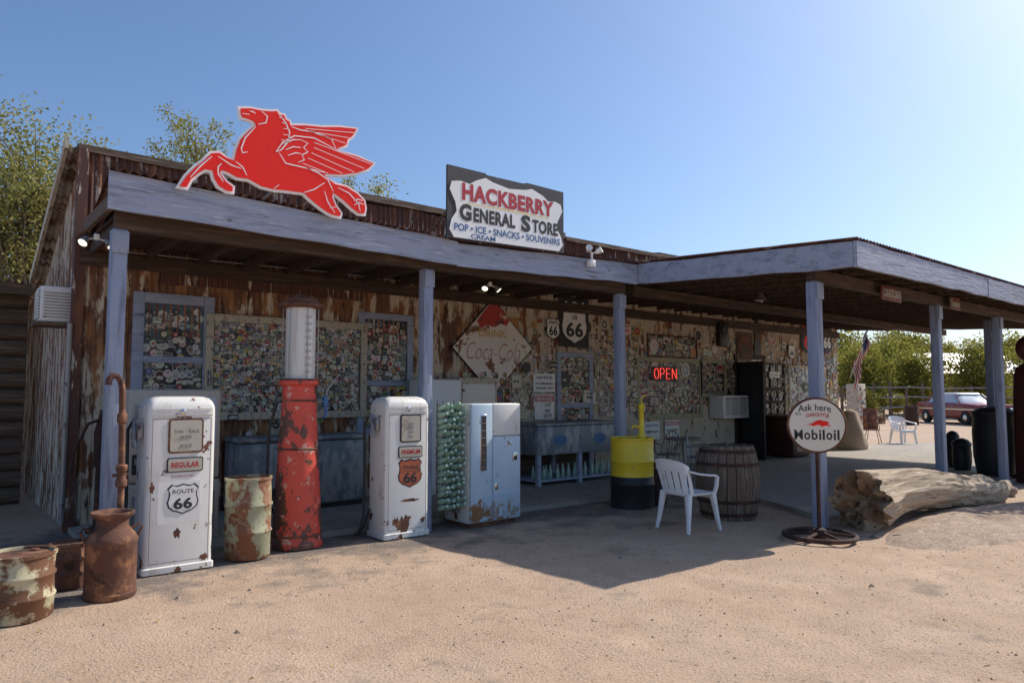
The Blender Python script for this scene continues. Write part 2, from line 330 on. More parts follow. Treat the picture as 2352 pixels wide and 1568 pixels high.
while x<20:
    l=U(1.0,3.0);z=4.5+U(-.035,.035);t=U(-.03,.03);x2=min(x+l,20.1);y=WY+U(-.02,.02)
    mb.add([(xx,yy,z+h+(t if q else 0)) for q,xx in ((0,x),(1,x2-.01)) for yy,h in ((y-.07,-.02),(y+.1,-.02),(y+.1,.09),(y-.07,.07+U(-.02,.02)))],[(0,1,2,3),(7,6,5,4),(0,4,5,1),(1,5,6,2),(2,6,7,3),(3,7,4,0)],m_lwood)
    x=x2
mb.obj('parapet',B,recalc=False)
mb=MB()
mb.corr((WX,WY,0),(WX,12.6,0),(WX,WY,4.45),(WX,12.6,3.2),m_side)
mb.corr((20,WY,0),(20,15,0),(20,WY,4.4),(20,15,3),m_side);mb.corr((WX,15,0),(20,15,0),(WX,15,3),(20,15,3),m_side);mb.corr((WX,12.6,0),(WX,15,0),(WX,12.6,3.2),(WX,15,3),m_side)
mb.box(WX-.05,WX+.06,9.72,9.86,0,4.5,m_wall2)
mb.obj('side_wall',B,recalc=False)
mb=MB();mb.corr((1.25,WY+.1,4.55),(20,WY+.1,4.55),(1.25,12.6,3.28),(20,12.6,3.28),m_side);mb.corr((1.25,12.6,3.28),(20,12.6,3.28),(1.25,15.2,3),(20,15.2,3),m_side)
mb.add([(1.2,WY-.1,4.6),(1.2,12.7,3.3),(1.2,12.7,3.18),(1.2,WY-.1,4.46),(1.24,WY-.1,4.6),(1.24,12.7,3.3),(1.24,12.7,3.18),(1.24,WY-.1,4.46)],[(0,1,2,3),(7,6,5,4),(0,4,5,1),(1,5,6,2),(2,6,7,3),(3,7,4,0)],m_cream)
mb.obj('roof',B,recalc=False)
# porch roof
CY=3.78
mb=MB()
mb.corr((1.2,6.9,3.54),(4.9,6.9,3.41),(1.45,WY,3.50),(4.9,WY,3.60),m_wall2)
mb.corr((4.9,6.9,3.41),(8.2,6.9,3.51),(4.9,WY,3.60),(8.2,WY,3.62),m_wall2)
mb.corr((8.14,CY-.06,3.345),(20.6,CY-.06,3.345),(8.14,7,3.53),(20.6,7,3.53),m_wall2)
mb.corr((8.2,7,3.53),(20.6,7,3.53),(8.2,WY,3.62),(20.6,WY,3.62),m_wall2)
mb.obj('porch_roof',B,recalc=False)
mb=MB()
x=1.5
while x<8.1: mb.box(x,x+.05,7.02,9.77,3.24,3.36,m_dwood);x+=.6
x=8.45
while x<20.5:
    mb.add([(xx,y,z) for xx in (x,x+.05) for y,z in ((CY+.1,3.06),(9.77,3.35),(9.77,3.5),(CY+.1,3.22))],[(0,1,2,3),(7,6,5,4),(0,4,5,1),(1,5,6,2),(2,6,7,3),(3,7,4,0)],m_dwood);x+=.6
mb.box(1.3,8.1,7.15,7.27,3.06,3.23,m_dwood);mb.box(8.3,20.5,4.3,4.42,2.94,3.08,m_dwood);mb.box(8.3,20.5,7.15,7.27,3.06,3.2,m_dwood)
for k in range(9): y=7.35+k*.27;mb.box(1.45,8.1,y,y+.25,3.365,3.378,m_dwood)
mb.box(1.4,20,9.71,9.735,3.1,3.28,m_dwood)
mb.obj('rafters',B,recalc=False)
def board(name,pts,th,mt):
    mb=MB();P=[Vector(p) for p in pts];T=Vector(th);k=40
    vs=[];nn=(P[1]-P[0]).length
    for i in range(k+1):
        t=i/k;w=.016*noise.noise(Vector((t*nn*1.7,P[0].x,1)));w2=.016*noise.noise(Vector((t*nn*1.7,P[0].x,5)))
        a=P[0].lerp(P[1],t)+Vector((0,0,w));b=P[3].lerp(P[2],t)+Vector((0,0,w2));vs+=[a,b,b+T,a+T]
    fs=[(4*i+j,4*i+(j+1)%4,4*i+4+(j+1)%4,4*i+4+j) for i in range(k) for j in range(4)]+[(0,1,2,3),(4*k+3,4*k+2,4*k+1,4*k)]
    mb.add(vs,fs,mt);return mb.obj(name,B)
board('fascia',[(1.2,6.95,3.19),(4.9,6.95,3.11),(4.9,6.95,3.39),(1.2,6.95,3.52)],(0,.045,0),m_blue)
board('fascia',[(4.905,6.96,3.10),(8.15,6.96,3.2),(8.15,6.96,3.49),(4.905,6.96,3.375)],(0,.045,0),m_blue)
board('fascia',[(8.16,7.0,3.2),(8.16,CY,3.02),(8.16,CY,3.32),(8.16,7.0,3.49)],(.045,0,0),m_blue)
board('fascia',[(8.16,CY-.005,3.02),(12.4,CY-.005,3.04),(12.4,CY-.005,3.32),(8.16,CY-.005,3.32)],(0,-.045,0),m_blue)
board('fascia',[(12.41,CY-.01,3.03),(20.6,CY-.01,3.04),(20.6,CY-.01,3.33),(12.41,CY-.01,3.32)],(0,-.045,0),m_blue)
board('fascia',[(1.22,8.3,3.22),(1.22,7.0,3.2),(1.22,7.0,3.33),(1.22,8.3,3.34)],(.04,0,0),m_lwood)
board('fascia',[(20.55,3.9,3.04),(20.55,9.7,3.35),(20.55,9.7,3.6),(20.55,3.9,3.3)],(.04,0,0),m_dwood)
for x,y,zt,s in ((1.34,7.21,3.06,.13),(4.62,7.21,3.06,.13),(8.02,7.21,3.06,.13),(8.36,4.36,2.94,.14),(12.08,4.36,2.94,.13),(14.85,4.36,2.94,.13),(16.2,4.9,3.0,.14),(19.8,4.36,2.94,.14)):
    mb=MB();mb.box(x-s/2,x+s/2,y-s/2,y+s/2,-.03,zt,m_bluev,.012)
    mb.box(x-s/2-.004,x+s/2+.004,y-s/2-.02,y-s/2-.002,zt-.22,zt-.02,m_bluev,.004);mb.obj('post',B)
# windows & doors
def win(u0,u1,vt,vb,fm,cols=1,rowz=(),fw=.09,stk=.085,size=.085,Y=WY-.05,pane=None,keep=1,name='window',lab=None):
    a=PY(u0,vt,Y);X0=a.x;Z1=a.z;Z0=PY(u0,vb,Y).z;Xr=PY(u1,vt,Y).x
    W=thing(name,lab,None,parent=B)
    mb=MB();y0=Y;y1=Y+.045
    mb.box(X0,X0+fw,y0,y1,Z0,Z1,fm,.006);mb.box(Xr-fw,Xr,y0,y1,Z0,Z1,fm,.006)
    mb.box(X0+fw+.001,Xr-fw-.001,y0+.002,y1,Z1-fw,Z1,fm,.006);mb.box(X0+fw+.001,Xr-fw-.001,y0+.002,y1,Z0,Z0+fw,fm,.006)
    for i in range(1,cols): x=X0+(Xr-X0)*i/cols;mb.box(x-.025,x+.025,y0+.004,y1,Z0+fw,Z1-fw,fm,.005)
    for t in rowz: z=Z0+(Z1-Z0)*t;mb.box(X0+fw,Xr-fw,y0+.006,y1,z-.04,z+.04,fm,.005)
    mb.obj('frame',W)
    MB().box(X0+fw*.5,Xr-fw*.5,Y+.03,Y+.04,Z0+fw*.5,Z1-fw*.5,pane or m_pane).obj('pane',W)
    if stk:
        mb=MB();stickers(mb,X0+fw,Xr-fw,Z0+fw,Z1-fw,Y+.0285,stk,size,keep);mb.obj('stickers',W,kind='stuff')
win(308,495,668,1080,m_blue,1,(.38,.62),.13,.085,.09,lab='blue framed window plastered with stickers',keep=.9)
win(825,950,715,1000,m_blue,1,(.42,),.1,.08,.085,lab='blue framed window plastered with stickers')
win(475,845,718,966,m_cream,1,(),.10,.050,.062,Y=WY-.09,lab='cream framed board crowded with stickers',name='sticker_board')
win(1280,1362,808,1085,m_blue,1,(.35,.55),.1,.08,.085,name='door',lab='blue door covered with stickers')
win(1463,1612,818,963,m_sage,1,(),.09,.065,.075,lab='sage framed window with stickers and red neon')
win(1608,1668,826,910,m_sage,1,(),.07,.08,.08,lab='small sage framed window with stickers')
win(1753,1802,832,985,m_dwood,3,(.2,.4,.6,.8),.05,.14,.1,keep=.4)
win(1812,1872,838,930,m_cream,1,(),.06,None,pane=m_paneb)  # bright reflection painted as the pane colour
win(1488,1602,765,818,m_lwood,1,(),.03,.08,.095,Y=WY-.06,name='sticker_board',lab='plank panel of old number plates')
mb=MB()
mb.box(dx0-.09,dx0,WY-.06,WY+.03,.05,dz+.1,m_dwood);mb.box(dx1,dx1+.09,WY-.06,WY+.03,.05,dz+.1,m_dwood);mb.box(dx0-.09,dx1+.09,WY-.062,WY+.03,dz+.101,dz+.2,m_dwood)
mb.M=Matrix.Translation((dx0,WY-.05,0))@Matrix.Rotation(math.radians(-105),4,'Z')
mb.box(0,.85,-.02,.02,.07,dz,m_blk,.004);mb.box(.12,.73,-.03,-.021,1.1,dz-.15,m_pane);mb.M=None
mb.obj('door',B,label='dark screen door standing open')
mb=MB() # stickers and small plates loose on the wall
xa=PY(1050,800,WY).x;SY=WY-.034
for a,b,z0,z1,k,st,sz in ((xa,20,1.1,2.55,.6,.10,.085),(PY(1140,800,WY).x,20,2.5,3.05,.35,.11,.09),(2.4,5.9,1.0,1.3,.35,.12,.09),(PY(1375,800,WY).x,PY(1465,800,WY).x,1.2,3.0,.8,.11,.10),(PY(1665,800,WY).x,PY(1690,800,WY).x,1.2,2.9,.7,.11,.1),(PY(1870,800,WY).x,19.9,1.0,3.0,.7,.14,.13)): stickers(mb,a,b,z0,z1,SY,st,sz,k)
stickers(mb,xa+.2,19.8,1.3,3.05,SY-.009,.34,.25,.33)
mb.obj('stickers',B,kind='stuff')
mb=MB();pts=[PY(285,578,9.65),PY(500,600,9.65),PY(760,625,9.65),PY(880,640,9.65),PY(1100,657,9.65),PY(1300,675,9.65),PY(1700,712,9.65)];mb.tube(pts,.012,m_steel,6);mb.obj('conduit',B)
mb=MB();mb.tube([(1.33,9.7,2.4),(1.33,9.72,1.8),(1.33,9.72,.1)],.03,m_steel,10);mb.obj('downpipe',B)
MB().box(1.0,1.36,9.85,10.35,2.38,2.42,m_lwood).obj('shelf_bracket',B)
# ---- left log shed
S=thing('log_shed','dark weathered log shed against the store','shed')
mb=MB();z=.12;k=0
while z<3:
    mb.tube([(-7,12.7+.02*math.sin(k),z),(-3,12.68+U(-.02,.02),z+U(-.02,.02)),(1.2,12.7,z)],.125,m_lwood,10);z+=.235;k+=1
mb.obj('wall',S)
mb=MB();mb.box(-7.2,1.2,12.2,12.24,2.98,3.12,m_lwood);mb.corr((-7.2,12.15,3.14),(1.15,12.15,3.14),(-7.2,15,3.3),(1.15,15,3.3),m_side);mb.obj('roof',S,recalc=False)
# ---- window air conditioners
def acbox(loc,rz,w,h,d,label):
    T=thing('air_conditioner',label,'air conditioner',loc,rz)
    mb=MB();mb.box(-w/2,w/2,-d,0,0,h,m_white,.015);mb.obj('case',T)
    mb=MB();n=9
    mb.box(-w*.43,w*.43,-d-.003,-d+.004,h*.1,h*.9,m_blk)
    for i in range(n): z=h*.12+i*h*.76/n;mb.box(-w*.44,w*.44,-d-.014,-d-.003,z,z+h*.04,m_white)
    for i in range(-1,2): mb.box(i*w*.28-.008,i*w*.28+.008,-d-.018,-d-.006,h*.1,h*.9,m_white)
    if rz:
        for s in (-1,1):
            for i in range(n): z=h*.12+i*h*.76/n;mb.box(s*w/2-.008,s*w/2+.008,-d*.9,-d*.1,z,z+h*.035,m_steel)
    mb.obj('grille',T)
a=PY(1618,908,WY);b=PY(1618,960,WY);c=PY(1700,908,WY)
acbox(((a.x+c.x)/2,WY-.03,b.z),0,(c.x-a.x)*.82,a.z-b.z,.38,'white air conditioner jutting from the wall below a window')
acbox((1.38,10.12,2.42),math.radians(-90),.46,.42,.33,'white air conditioner on the store side wall')
# ================================================================ signs
T=thing('horse_sign','red winged horse sign with white outline on porch roof','sign')
PE=[(553,262),(552,250),(575,250),(600,255),(622,257),(636,256),(642,264),(652,266),(656,276),(664,280),(666,289),(700,289),(740,293),(780,293),(818,297),(810,312),(797,322),(795,333),(775,341),(768,346),(815,359),(857,376),(845,388),(820,397),(785,401),(752,400),(742,402),(755,414),(770,424),(795,430),(820,446),(835,462),(838,478),(836,491),(824,490),(810,480),(793,464),(776,450),(764,442),(762,454),(770,474),(782,490),(780,497),(765,494),(752,488),(735,476),(715,460),(697,443),(660,438),(628,435),(600,428),(570,411),(545,408),(522,395),(508,391),(504,400),(518,418),(534,430),(533,440),(520,438),(502,427),(492,410),(488,392),(470,389),(455,398),(438,412),(428,430),(412,428),(428,405),(448,385),(468,370),(485,353),(503,352),(520,364),(538,370),(543,345),(553,320),(572,301),(588,288),(582,279),(568,273),(556,270)]
def px(u,v,Y): q=PY(u,v,Y);return (q.x,q.z)
def grow(P,d):
    n=len(P);o=[];ar=sum(P[i][0]*P[(i+1)%n][1]-P[(i+1)%n][0]*P[i][1] for i in range(n));sg=1 if ar>0 else -1
    for i in range(n):
        a=Vector(P[i-1]);b=Vector(P[i]);c=Vector(P[(i+1)%n]);e=(b-a).normalized();g=(c-b).normalized()
        n1=Vector((e.y,-e.x))*sg;n2=Vector((g.y,-g.x))*sg;q=(n1+n2);l=max(.6,q.length);q=q.normalized()*d*min(1.6,2/l);o.append((b.x+q.x,b.y+q.y))
    return o
YP=6.86
m_pan=mat('clean_white_panel',(.90,.90,.88),rough=.5,bump=.02,var=.02)
P=[px(u,v,YP) for u,v in PE]
mb=MB();mb.prism(grow(P,.024),YP,YP+.03,m_pan);mb.obj('backing',T)
mb=MB();mb.prism(P,YP-.012,YP-.002,m_sred);mb.obj('horse_face',T)
mb=MB()
for ln in ([(636,258),(655,283),(664,305),(662,325),(645,345),(632,350)],[(640,270),(652,275)],[(646,282),(660,288)],[(650,296),(664,298)],[(650,310),(664,312)],[(645,322),(660,326)],[(600,257),(613,268),(610,283),(592,287)],[(556,262),(572,264)],[(572,256),(580,258),(586,262)],
 [(632,350),(648,328),(675,313),(720,318),(770,344)],[(640,352),(655,376),(690,384),(752,399)],[(668,292),(690,300),(720,304),(760,320),(770,342)],[(700,296),(812,306)],[(706,302),(802,318)],[(722,307),(792,330)],
 [(720,328),(852,378)],[(720,340),(835,388)],[(714,352),(812,396)],[(706,364),(785,399)],[(694,376),(745,396)],[(650,332),(672,322),(690,322)],[(655,345),(672,338),(690,340)],[(660,358),(678,352),(690,354)],[(690,322),(706,330),(696,340),(706,350),(692,357),(698,368),(684,374)],
 [(586,292),(562,318),(553,342),(556,352),(568,350)],[(540,372),(556,384),(566,404)],[(500,360),(530,380),(553,388)],[(486,360),(460,382),(436,408)],[(508,376),(500,384),(500,400),(512,418)],
 [(697,443),(720,436),(745,420)],[(700,385),(730,398),(752,414),(764,440)],[(744,440),(752,465),(768,490)],[(775,432),(800,444),(822,468),(826,486)],[(812,462),(820,458),(832,462)],[(812,472),(822,466),(834,470)],[(756,478),(770,476)],[(628,434),(640,425)]):
    mb.ribbon([px(u,v,YP) for u,v in ln],.012,YP-.015,m_pan)
mb.obj('white_linework',T)
for u in (520,640,740): q=PY(u,430,YP);mb=MB();mb.tube([(q.x,YP+.03,q.z+.3),(q.x,YP+.045,q.z),(q.x,YP+.6,3.56)],.018,m_steel,6);mb.obj('support',T)
# store name sign
T=thing('name_board','black board with white shield panel and painted store name','sign')
a=PY(1028,377,YP);b=PY(1028,545,YP);c=PY(1294,442,YP);d=PY(1294,581,YP)
def q2(s,t):
    x=a.x+(c.x-a.x)*s;zt=a.z+(c.z-a.z)*s;zb=b.z+(d.z-b.z)*s;return (x,zt+(zb-zt)*t)
mb=MB();mb.prism([q2(0,0),q2(.3,.0),q2(.31,.02),q2(.62,.015),q2(.66,-.01),q2(1,0),q2(1,1),q2(0,1)],YP,YP+.03,m_char);mb.obj('board',T)
wp=[(.03,.22),(.10,.19),(.17,.21),(.22,.14),(.30,.07),(.36,.11),(.5,.15),(.64,.11),(.70,.07),(.80,.14),(.85,.21),(.92,.19),(.97,.22),(.985,.33),(.94,.5),(.93,.62),(.97,.74),(.99,.88),(.95,.985),(.05,.985),(.015,.88),(.03,.74),(.07,.62),(.06,.5),(.015,.33)]
mb=MB();mb.prism([q2(s,t) for s,t in wp],YP-.006,YP-.001,m_pan);mb.obj('white_panel',T)
mb=MB()
def qt(t,s0,s1,t0,t1,m,bold=.03,y=YP-.009,arc=0):
    tm=MB();tm.text(t,0,1,0,1,0,m,bold);tm.v=[(*q2(s0+(s1-s0)*v[0],t1+(t0-t1)*v[2]-arc*4*v[0]*(1-v[0])),0) for v in tm.v];mb.add([(v[0],y,v[1]) for v in tm.v],tm.f,m)
qt('HACKBERRY',.11,.90,.205,.455,m_dred,.047);qt('G',.09,.185,.50,.74,m_ink,.05);qt('ENERAL',.20,.55,.53,.735,m_ink,.045);qt('S',.60,.685,.50,.76,m_ink,.05);qt('TORE',.70,.94,.54,.75,m_ink,.045)
qt('POP • ICE • SNACKS • SOUVENIRS',.05,.96,.785,.89,m_dblu,.03);qt('CREAM',.18,.38,.905,.975,m_dblu,.03)
mb.ribbon([q2(.14,.49),q2(.5,.475),q2(.86,.49)],.014,YP-.009,m_yel);mb.obj('lettering',T)
for s in (.15,.85): mb=MB();x=q2(s,0)[0];mb.tube([(x,YP+.05,a.z-.2),(x,YP+.06,4.0),(x,YP+1,3.55)],.02,m_lwood,6);mb.obj('support',T)
# diamond soft-drink sign
T=thing('diamond_sign','rusting white and red diamond soft drink sign','sign')
Yd=WY-.08;D=[px(1132,688,Yd),px(1222,800,Yd),px(1133,905,Yd),px(1040,797,Yd)]
m_dia=mat('rusted_white_sign',(.74,.69,.61),[((.22,.09,.045),3,ISO,.61,.63),((.10,.045,.025),6,ISO,.66,.69)],rough=.5,bump=.15)
m_diar=mat('rusted_red_sign',(.46,.04,.03),[((.60,.53,.45),4,ISO,.56,.60),((.10,.04,.02),6,ISO,.58,.62)],rough=.5,bump=.15)
m_fade=mat('faded_red_script',(.46,.20,.16),[((.62,.55,.47),5,ISO,.53,.63)],rough=.6,bump=0)
mb=MB();mb.prism(grow(D,.02),Yd+.002,Yd+.02,m_dirust);mb.prism(D,Yd,Yd+.0015,m_dia);mb.obj('sign_face',T)
def dl(s,t): return (D[3][0]+(D[1][0]-D[3][0])*s,D[0][1]+(D[2][1]-D[0][1])*t)
mb=MB();mb.flat([D[0],dl(.70,.20),dl(.66,.27),dl(.58,.25),dl(.5,.30),dl(.42,.27),dl(.34,.31),dl(.28,.24)],Yd-.002,m_diar);mb.obj('red_corner',T)
mb=MB();x0,z0=dl(.31,.40);x1,z1=dl(.66,.32);mb.text('DRINK',x0,x1,z0,z1,Yd-.004,mat('faded_yellow',(.6,.38,.1),rough=.6,bump=0),.02)
x0,z0=dl(.16,.64);x1,z1=dl(.84,.46);mb.text('Coca-Cola',x0,x1,z0,z1,Yd-.004,m_fade,-.012,.35);mb.obj('lettering',T)
mb=MB();stickers(mb,*(dl(.3,0)[0],dl(.7,0)[0]),dl(0,.95)[1],dl(0,.7)[1],Yd-.003,.11,.09,.8);mb.obj('stickers',T,kind='stuff')
# route shields
def shieldsign(u,v,w,h,label,lines,fc=None,Y=WY-.07,ring=True,bg=None):
    q=PY(u,v,Y);T=thing('shield_sign',label,'sign',(q.x,Y,q.z))
    mb=MB()
    if bg: mb.prism(rect(-w*.56,w*.56,-h*.55,h*.55),.002,.012,bg)
    mb.prism(shield(0,0,w,h),-.006,.0,m_ink);mb.prism(shield(0,0,w*.92,h*.92),-.009,-.0062,fc or m_white);mb.obj('plate',T)
    mb=MB()
    for t,x0,x1,z0,z1,m in lines: mb.text(t,x0*w,x1*w,z0*h,z1*h,-.012,m,.035)
    mb.ribbon([(-.42*w,.2*h),(.42*w,.2*h)],.012,-.0115,m_ink) if ring else 0
    mb.obj('lettering',T)
shieldsign(1319,740,.70,.86,'white and black historic route shield sign',[('HISTORIC',-.33,.33,.26,.35,m_ink),('US',-.1,.1,.06,.16,m_ink),('66',-.32,.32,-.33,.0,m_ink)],bg=m_ink)
shieldsign(1270,755,.34,.40,'small white route shield sign on wall',[('ARIZONA',-.33,.33,.25,.36,m_ink),('66',-.3,.3,-.32,.14,m_ink)])
shieldsign(1711,795,.60,.62,'rusty route shield sign on wooden panel',[('66',-.28,.28,-.3,.12,m_ink)],fc=m_rust,bg=m_lwood)
shieldsign(1818,808,.34,.36,'small white route shield sign on wall',[('66',-.3,.3,-.28,.15,m_ink)])
shieldsign(1899,782,.6,.72,'black and white route shield sign',[('ROUTE',-.33,.33,.26,.36,m_white),('66',-.32,.32,-.3,.15,m_white)],fc=m_ink)
shieldsign(1860,775,.95,.95,'large dark route shield sign with red numerals',[('Phillips',-.4,.4,.24,.38,m_sred),('66',-.34,.34,-.34,.12,m_sred)],fc=m_ink)
q=PY(1740,770,WY-.06);mb=MB();pf=[(.14,-.6),(.15,-.3),(.12,-.1),(.15,.1),(.06,.35),(.05,.62)]
mb.prism([(x,z) for x,z in pf]+[(-x,z) for x,z in pf[::-1]],0,.02,m_blk);mb.prism([(-.12,-.12),(.12,-.12),(.12,.05),(-.12,.05)],-.004,-.001,m_dull)
mb.obj('bottle_sign',loc=(q.x,WY-.06,q.z),label='dark bottle shaped tin sign on wall',cat='sign')
q=PY(1654,768,WY-.05);mb=MB();mb.box(-.17,.17,0,.12,-.28,.28,m_blk,.02);mb.M=Matrix.Translation((0,0,.08))@Matrix.Rotation(math.radians(90),4,'X');mb.lathe([(.13,0),(.13,.02),(.10,.03),(.03,.01)],m_ink,20)
mb.M=None;mb.obj('wall_speaker',loc=(q.x,WY-.17,q.z),label='black box speaker mounted on the wall',cat='speaker')
def plate(u0,u1,vt,vb,label,fc,rows,Y=WY-.06,name='wall_sign'):
    a=PY(u0,vt,Y);b=PY(u0,vb,Y);c=PY(u1,vt,Y);w=c.x-a.x;h=a.z-b.z
    T=thing(name,label,'sign',(a.x,Y,b.z));MB().box(0,w,0,.012,0,h,fc,.003).obj('plate',T);mb=MB()
    for t,x0,x1,z0,z1,m,*bg in rows:
        if bg: mb.flat(rect(.03*w,.97*w,z0*h-.03*h,z1*h+.04*h),-.002,bg[0])
        mb.text(t,x0*w,x1*w,z0*h,z1*h,-.004,m,.02)
    mb.obj('lettering',T)
plate(1228,1273,905,964,'beware notice board in red and white',m_white,[('BEWARE',.1,.9,.74,.9,m_white,m_dred),('CAT',.5,.85,.5,.66,m_ink),('ON',.5,.75,.28,.42,m_ink),('DUTY',.45,.9,.08,.22,m_ink)])
plate(1225,1275,857,900,'plain white notice plate on wall',m_white,[('NOTICE',.15,.85,.7,.85,m_ink),('NO SMOKING',.1,.9,.4,.52,m_ink),('THANK YOU',.1,.9,.15,.27,m_ink)])
plate(1528,1560,965,1005,'small red danger sign below window',m_white,[('DANGER',.1,.9,.72,.88,m_white,m_dred),('NO ENTRY',.1,.9,.35,.5,m_ink)])
plate(1480,1515,968,1010,'small white notice below window',m_white,[('NOTICE',.1,.9,.7,.85,m_dblu),('KEEP OUT',.1,.9,.35,.5,m_ink)])
plate(524,548,952,966,'small dark strip label on sticker board',m_ink,[('HIPPO',.1,.9,.2,.8,m_white)],Y=WY-.11)
plate(478,485,850,885,'small upright dark label on sticker board',m_ink,[('Y',.2,.8,.76,.95,m_white),('E',.2,.8,.54,.72,m_white),('T',.2,.8,.31,.5,m_white),('I',.35,.65,.06,.27,m_white)],Y=WY-.11)
# neon
q0=PY(1504,845,WY-.12);q1=PY(1558,868,WY-.12);qb=PY(1504,869,WY-.12)
T=thing('neon_sign','lit red neon open sign inside the window','sign',(q0.x,WY-.10,qb.z))
w=q1.x-q0.x;h=q0.z-qb.z;mb=MB();k=w/4.4
def stk(ps): mb.tube([(p[0],0,p[1]) for p in ps],.0075,m_neon,6)
stk([(k*.45+k*.4*math.cos(i/12*6.283),h/2+h/2*math.sin(i/12*6.283)) for i in range(13)])
stk([(1.15*k,0),(1.15*k,h)]);stk([(1.15*k,h),(1.75*k,h),(1.9*k,h*.75),(1.75*k,h*.48),(1.15*k,h*.46)]);stk([(2.3*k,h),(2.95*k,h)]);stk([(2.3*k,h),(2.3*k,0)]);stk([(2.3*k,0),(2.95*k,0)]);stk([(2.3*k,h*.5),(2.85*k,h*.5)])
stk([(3.4*k,0),(3.4*k,h)]);stk([(3.4*k,h),(4.2*k,0)]);stk([(4.2*k,0),(4.2*k,h)])
mb.obj('neon_tube',T);mb=MB();mb.box(-.03,w+.03,.035,.045,-.04,h+.04,m_blk);mb.obj('backing',T)
# canopy signs
def hang(u,v,w,h,fc,txt,tm,label,Y=3.75):
    q=PY(u,v,Y);T=thing('hanging_sign',label,'sign',(q.x,Y,q.z));MB().box(-w/2,w/2,0,.02,-h/2,h/2,fc,.004).obj('plate',T)
    mb=MB();mb.text(txt,-w*.43,w*.43,-h*.25,h*.28,-.003,tm,.02);mb.obj('lettering',T)
    for s in (-1,1): mb=MB();mb.tube([(s*w*.4,.01,h/2),(s*w*.4,.01,3.04-q.z)],.004,m_steel,5);mb.obj('chain',T)
hang(2049,675,.62,.20,m_dull,'CORVETTE DRIVE',m_dial,'faded red street name sign hanging under the canopy',Y=4.2)
hang(2194,697,.42,.2,m_dull,'Texaco',m_dial,'small faded red sign hanging under the canopy',Y=4.2)
# round sign on pole
q=PZ(1883,1236);T=thing('pole_sign','round rusty white oil sign on steel wheel base','sign',(q.x,q.y,0),math.radians(-55))
mb=MB();mb.M=Matrix.Rotation(math.radians(90),4,'X')@Matrix.Translation((0,1.235,0))
mb.lathe([(.305,-.02),(.31,0),(.305,.02)],m_rust,40);mb.M=None;mb.obj('rim',T)
m_disc=mat('enamel_disc',(.74,.69,.58),[((.16,.06,.03),5,ISO,.63,.66)],rough=.35,bump=.1,var=.04)
mb=MB();mb.prism(circ(0,1.235,.285,40),-.026,-.0205,m_disc);mb.obj('enamel_face',T)
mb=MB();mb.text('Ask here',-.19,.15,1.375,1.45,-.029,m_ink,.01,arc=.02);mb.text('for',-.22,-.15,1.345,1.375,-.029,m_ink,.0);mb.text('GARGOYLE',-.11,.13,1.32,1.36,-.029,m_dred,.02,arc=.012)
xx=-.235
for ch,wd in (('M',.088),('o',.062),('b',.062),('i',.022),('l',.022),('o',.062),('i',.022),('l',.022)):
    mb.text(ch,xx,xx+wd,1.075,(1.185 if ch in 'Mbli' else 1.155),-.029,m_ink,.012 if ch=='M' else .02);xx+=wd+.0145
mb.obj('lettering',T)
mb=MB();g=[(-.12,1.235),(-.05,1.255),(0,1.285),(.04,1.295),(.06,1.285),(.10,1.28),(.13,1.265),(.11,1.25),(.15,1.225),(.09,1.232),(.06,1.218),(.02,1.24),(-.04,1.225),(-.06,1.24)]
mb.flat(g,-.0292,m_sred);mb.obj('emblem',T)
mb=MB();mb.tube([(0,.0,.05),(0,0,.95)],.022,m_dirust,10);mb.tube([(0,.02,.9),(0,.02,1.3)],.015,m_dirust,8);mb.obj('pole',T)
mb=MB();mb.tube([(.37*math.cos(i/32*6.2832),.37*math.sin(i/32*6.2832),.035) for i in range(33)],.026,m_dirust,8,False)
for i in range(6): a=i*math.pi/3;mb.tube([(0,0,.07),(.37*math.cos(a),.37*math.sin(a),.035)],[.022,.016],m_dirust,6)
mb.lathe([(.07,.0),(.07,.10),(.035,.12)],m_dirust,16);mb.obj('wheel_base',T)
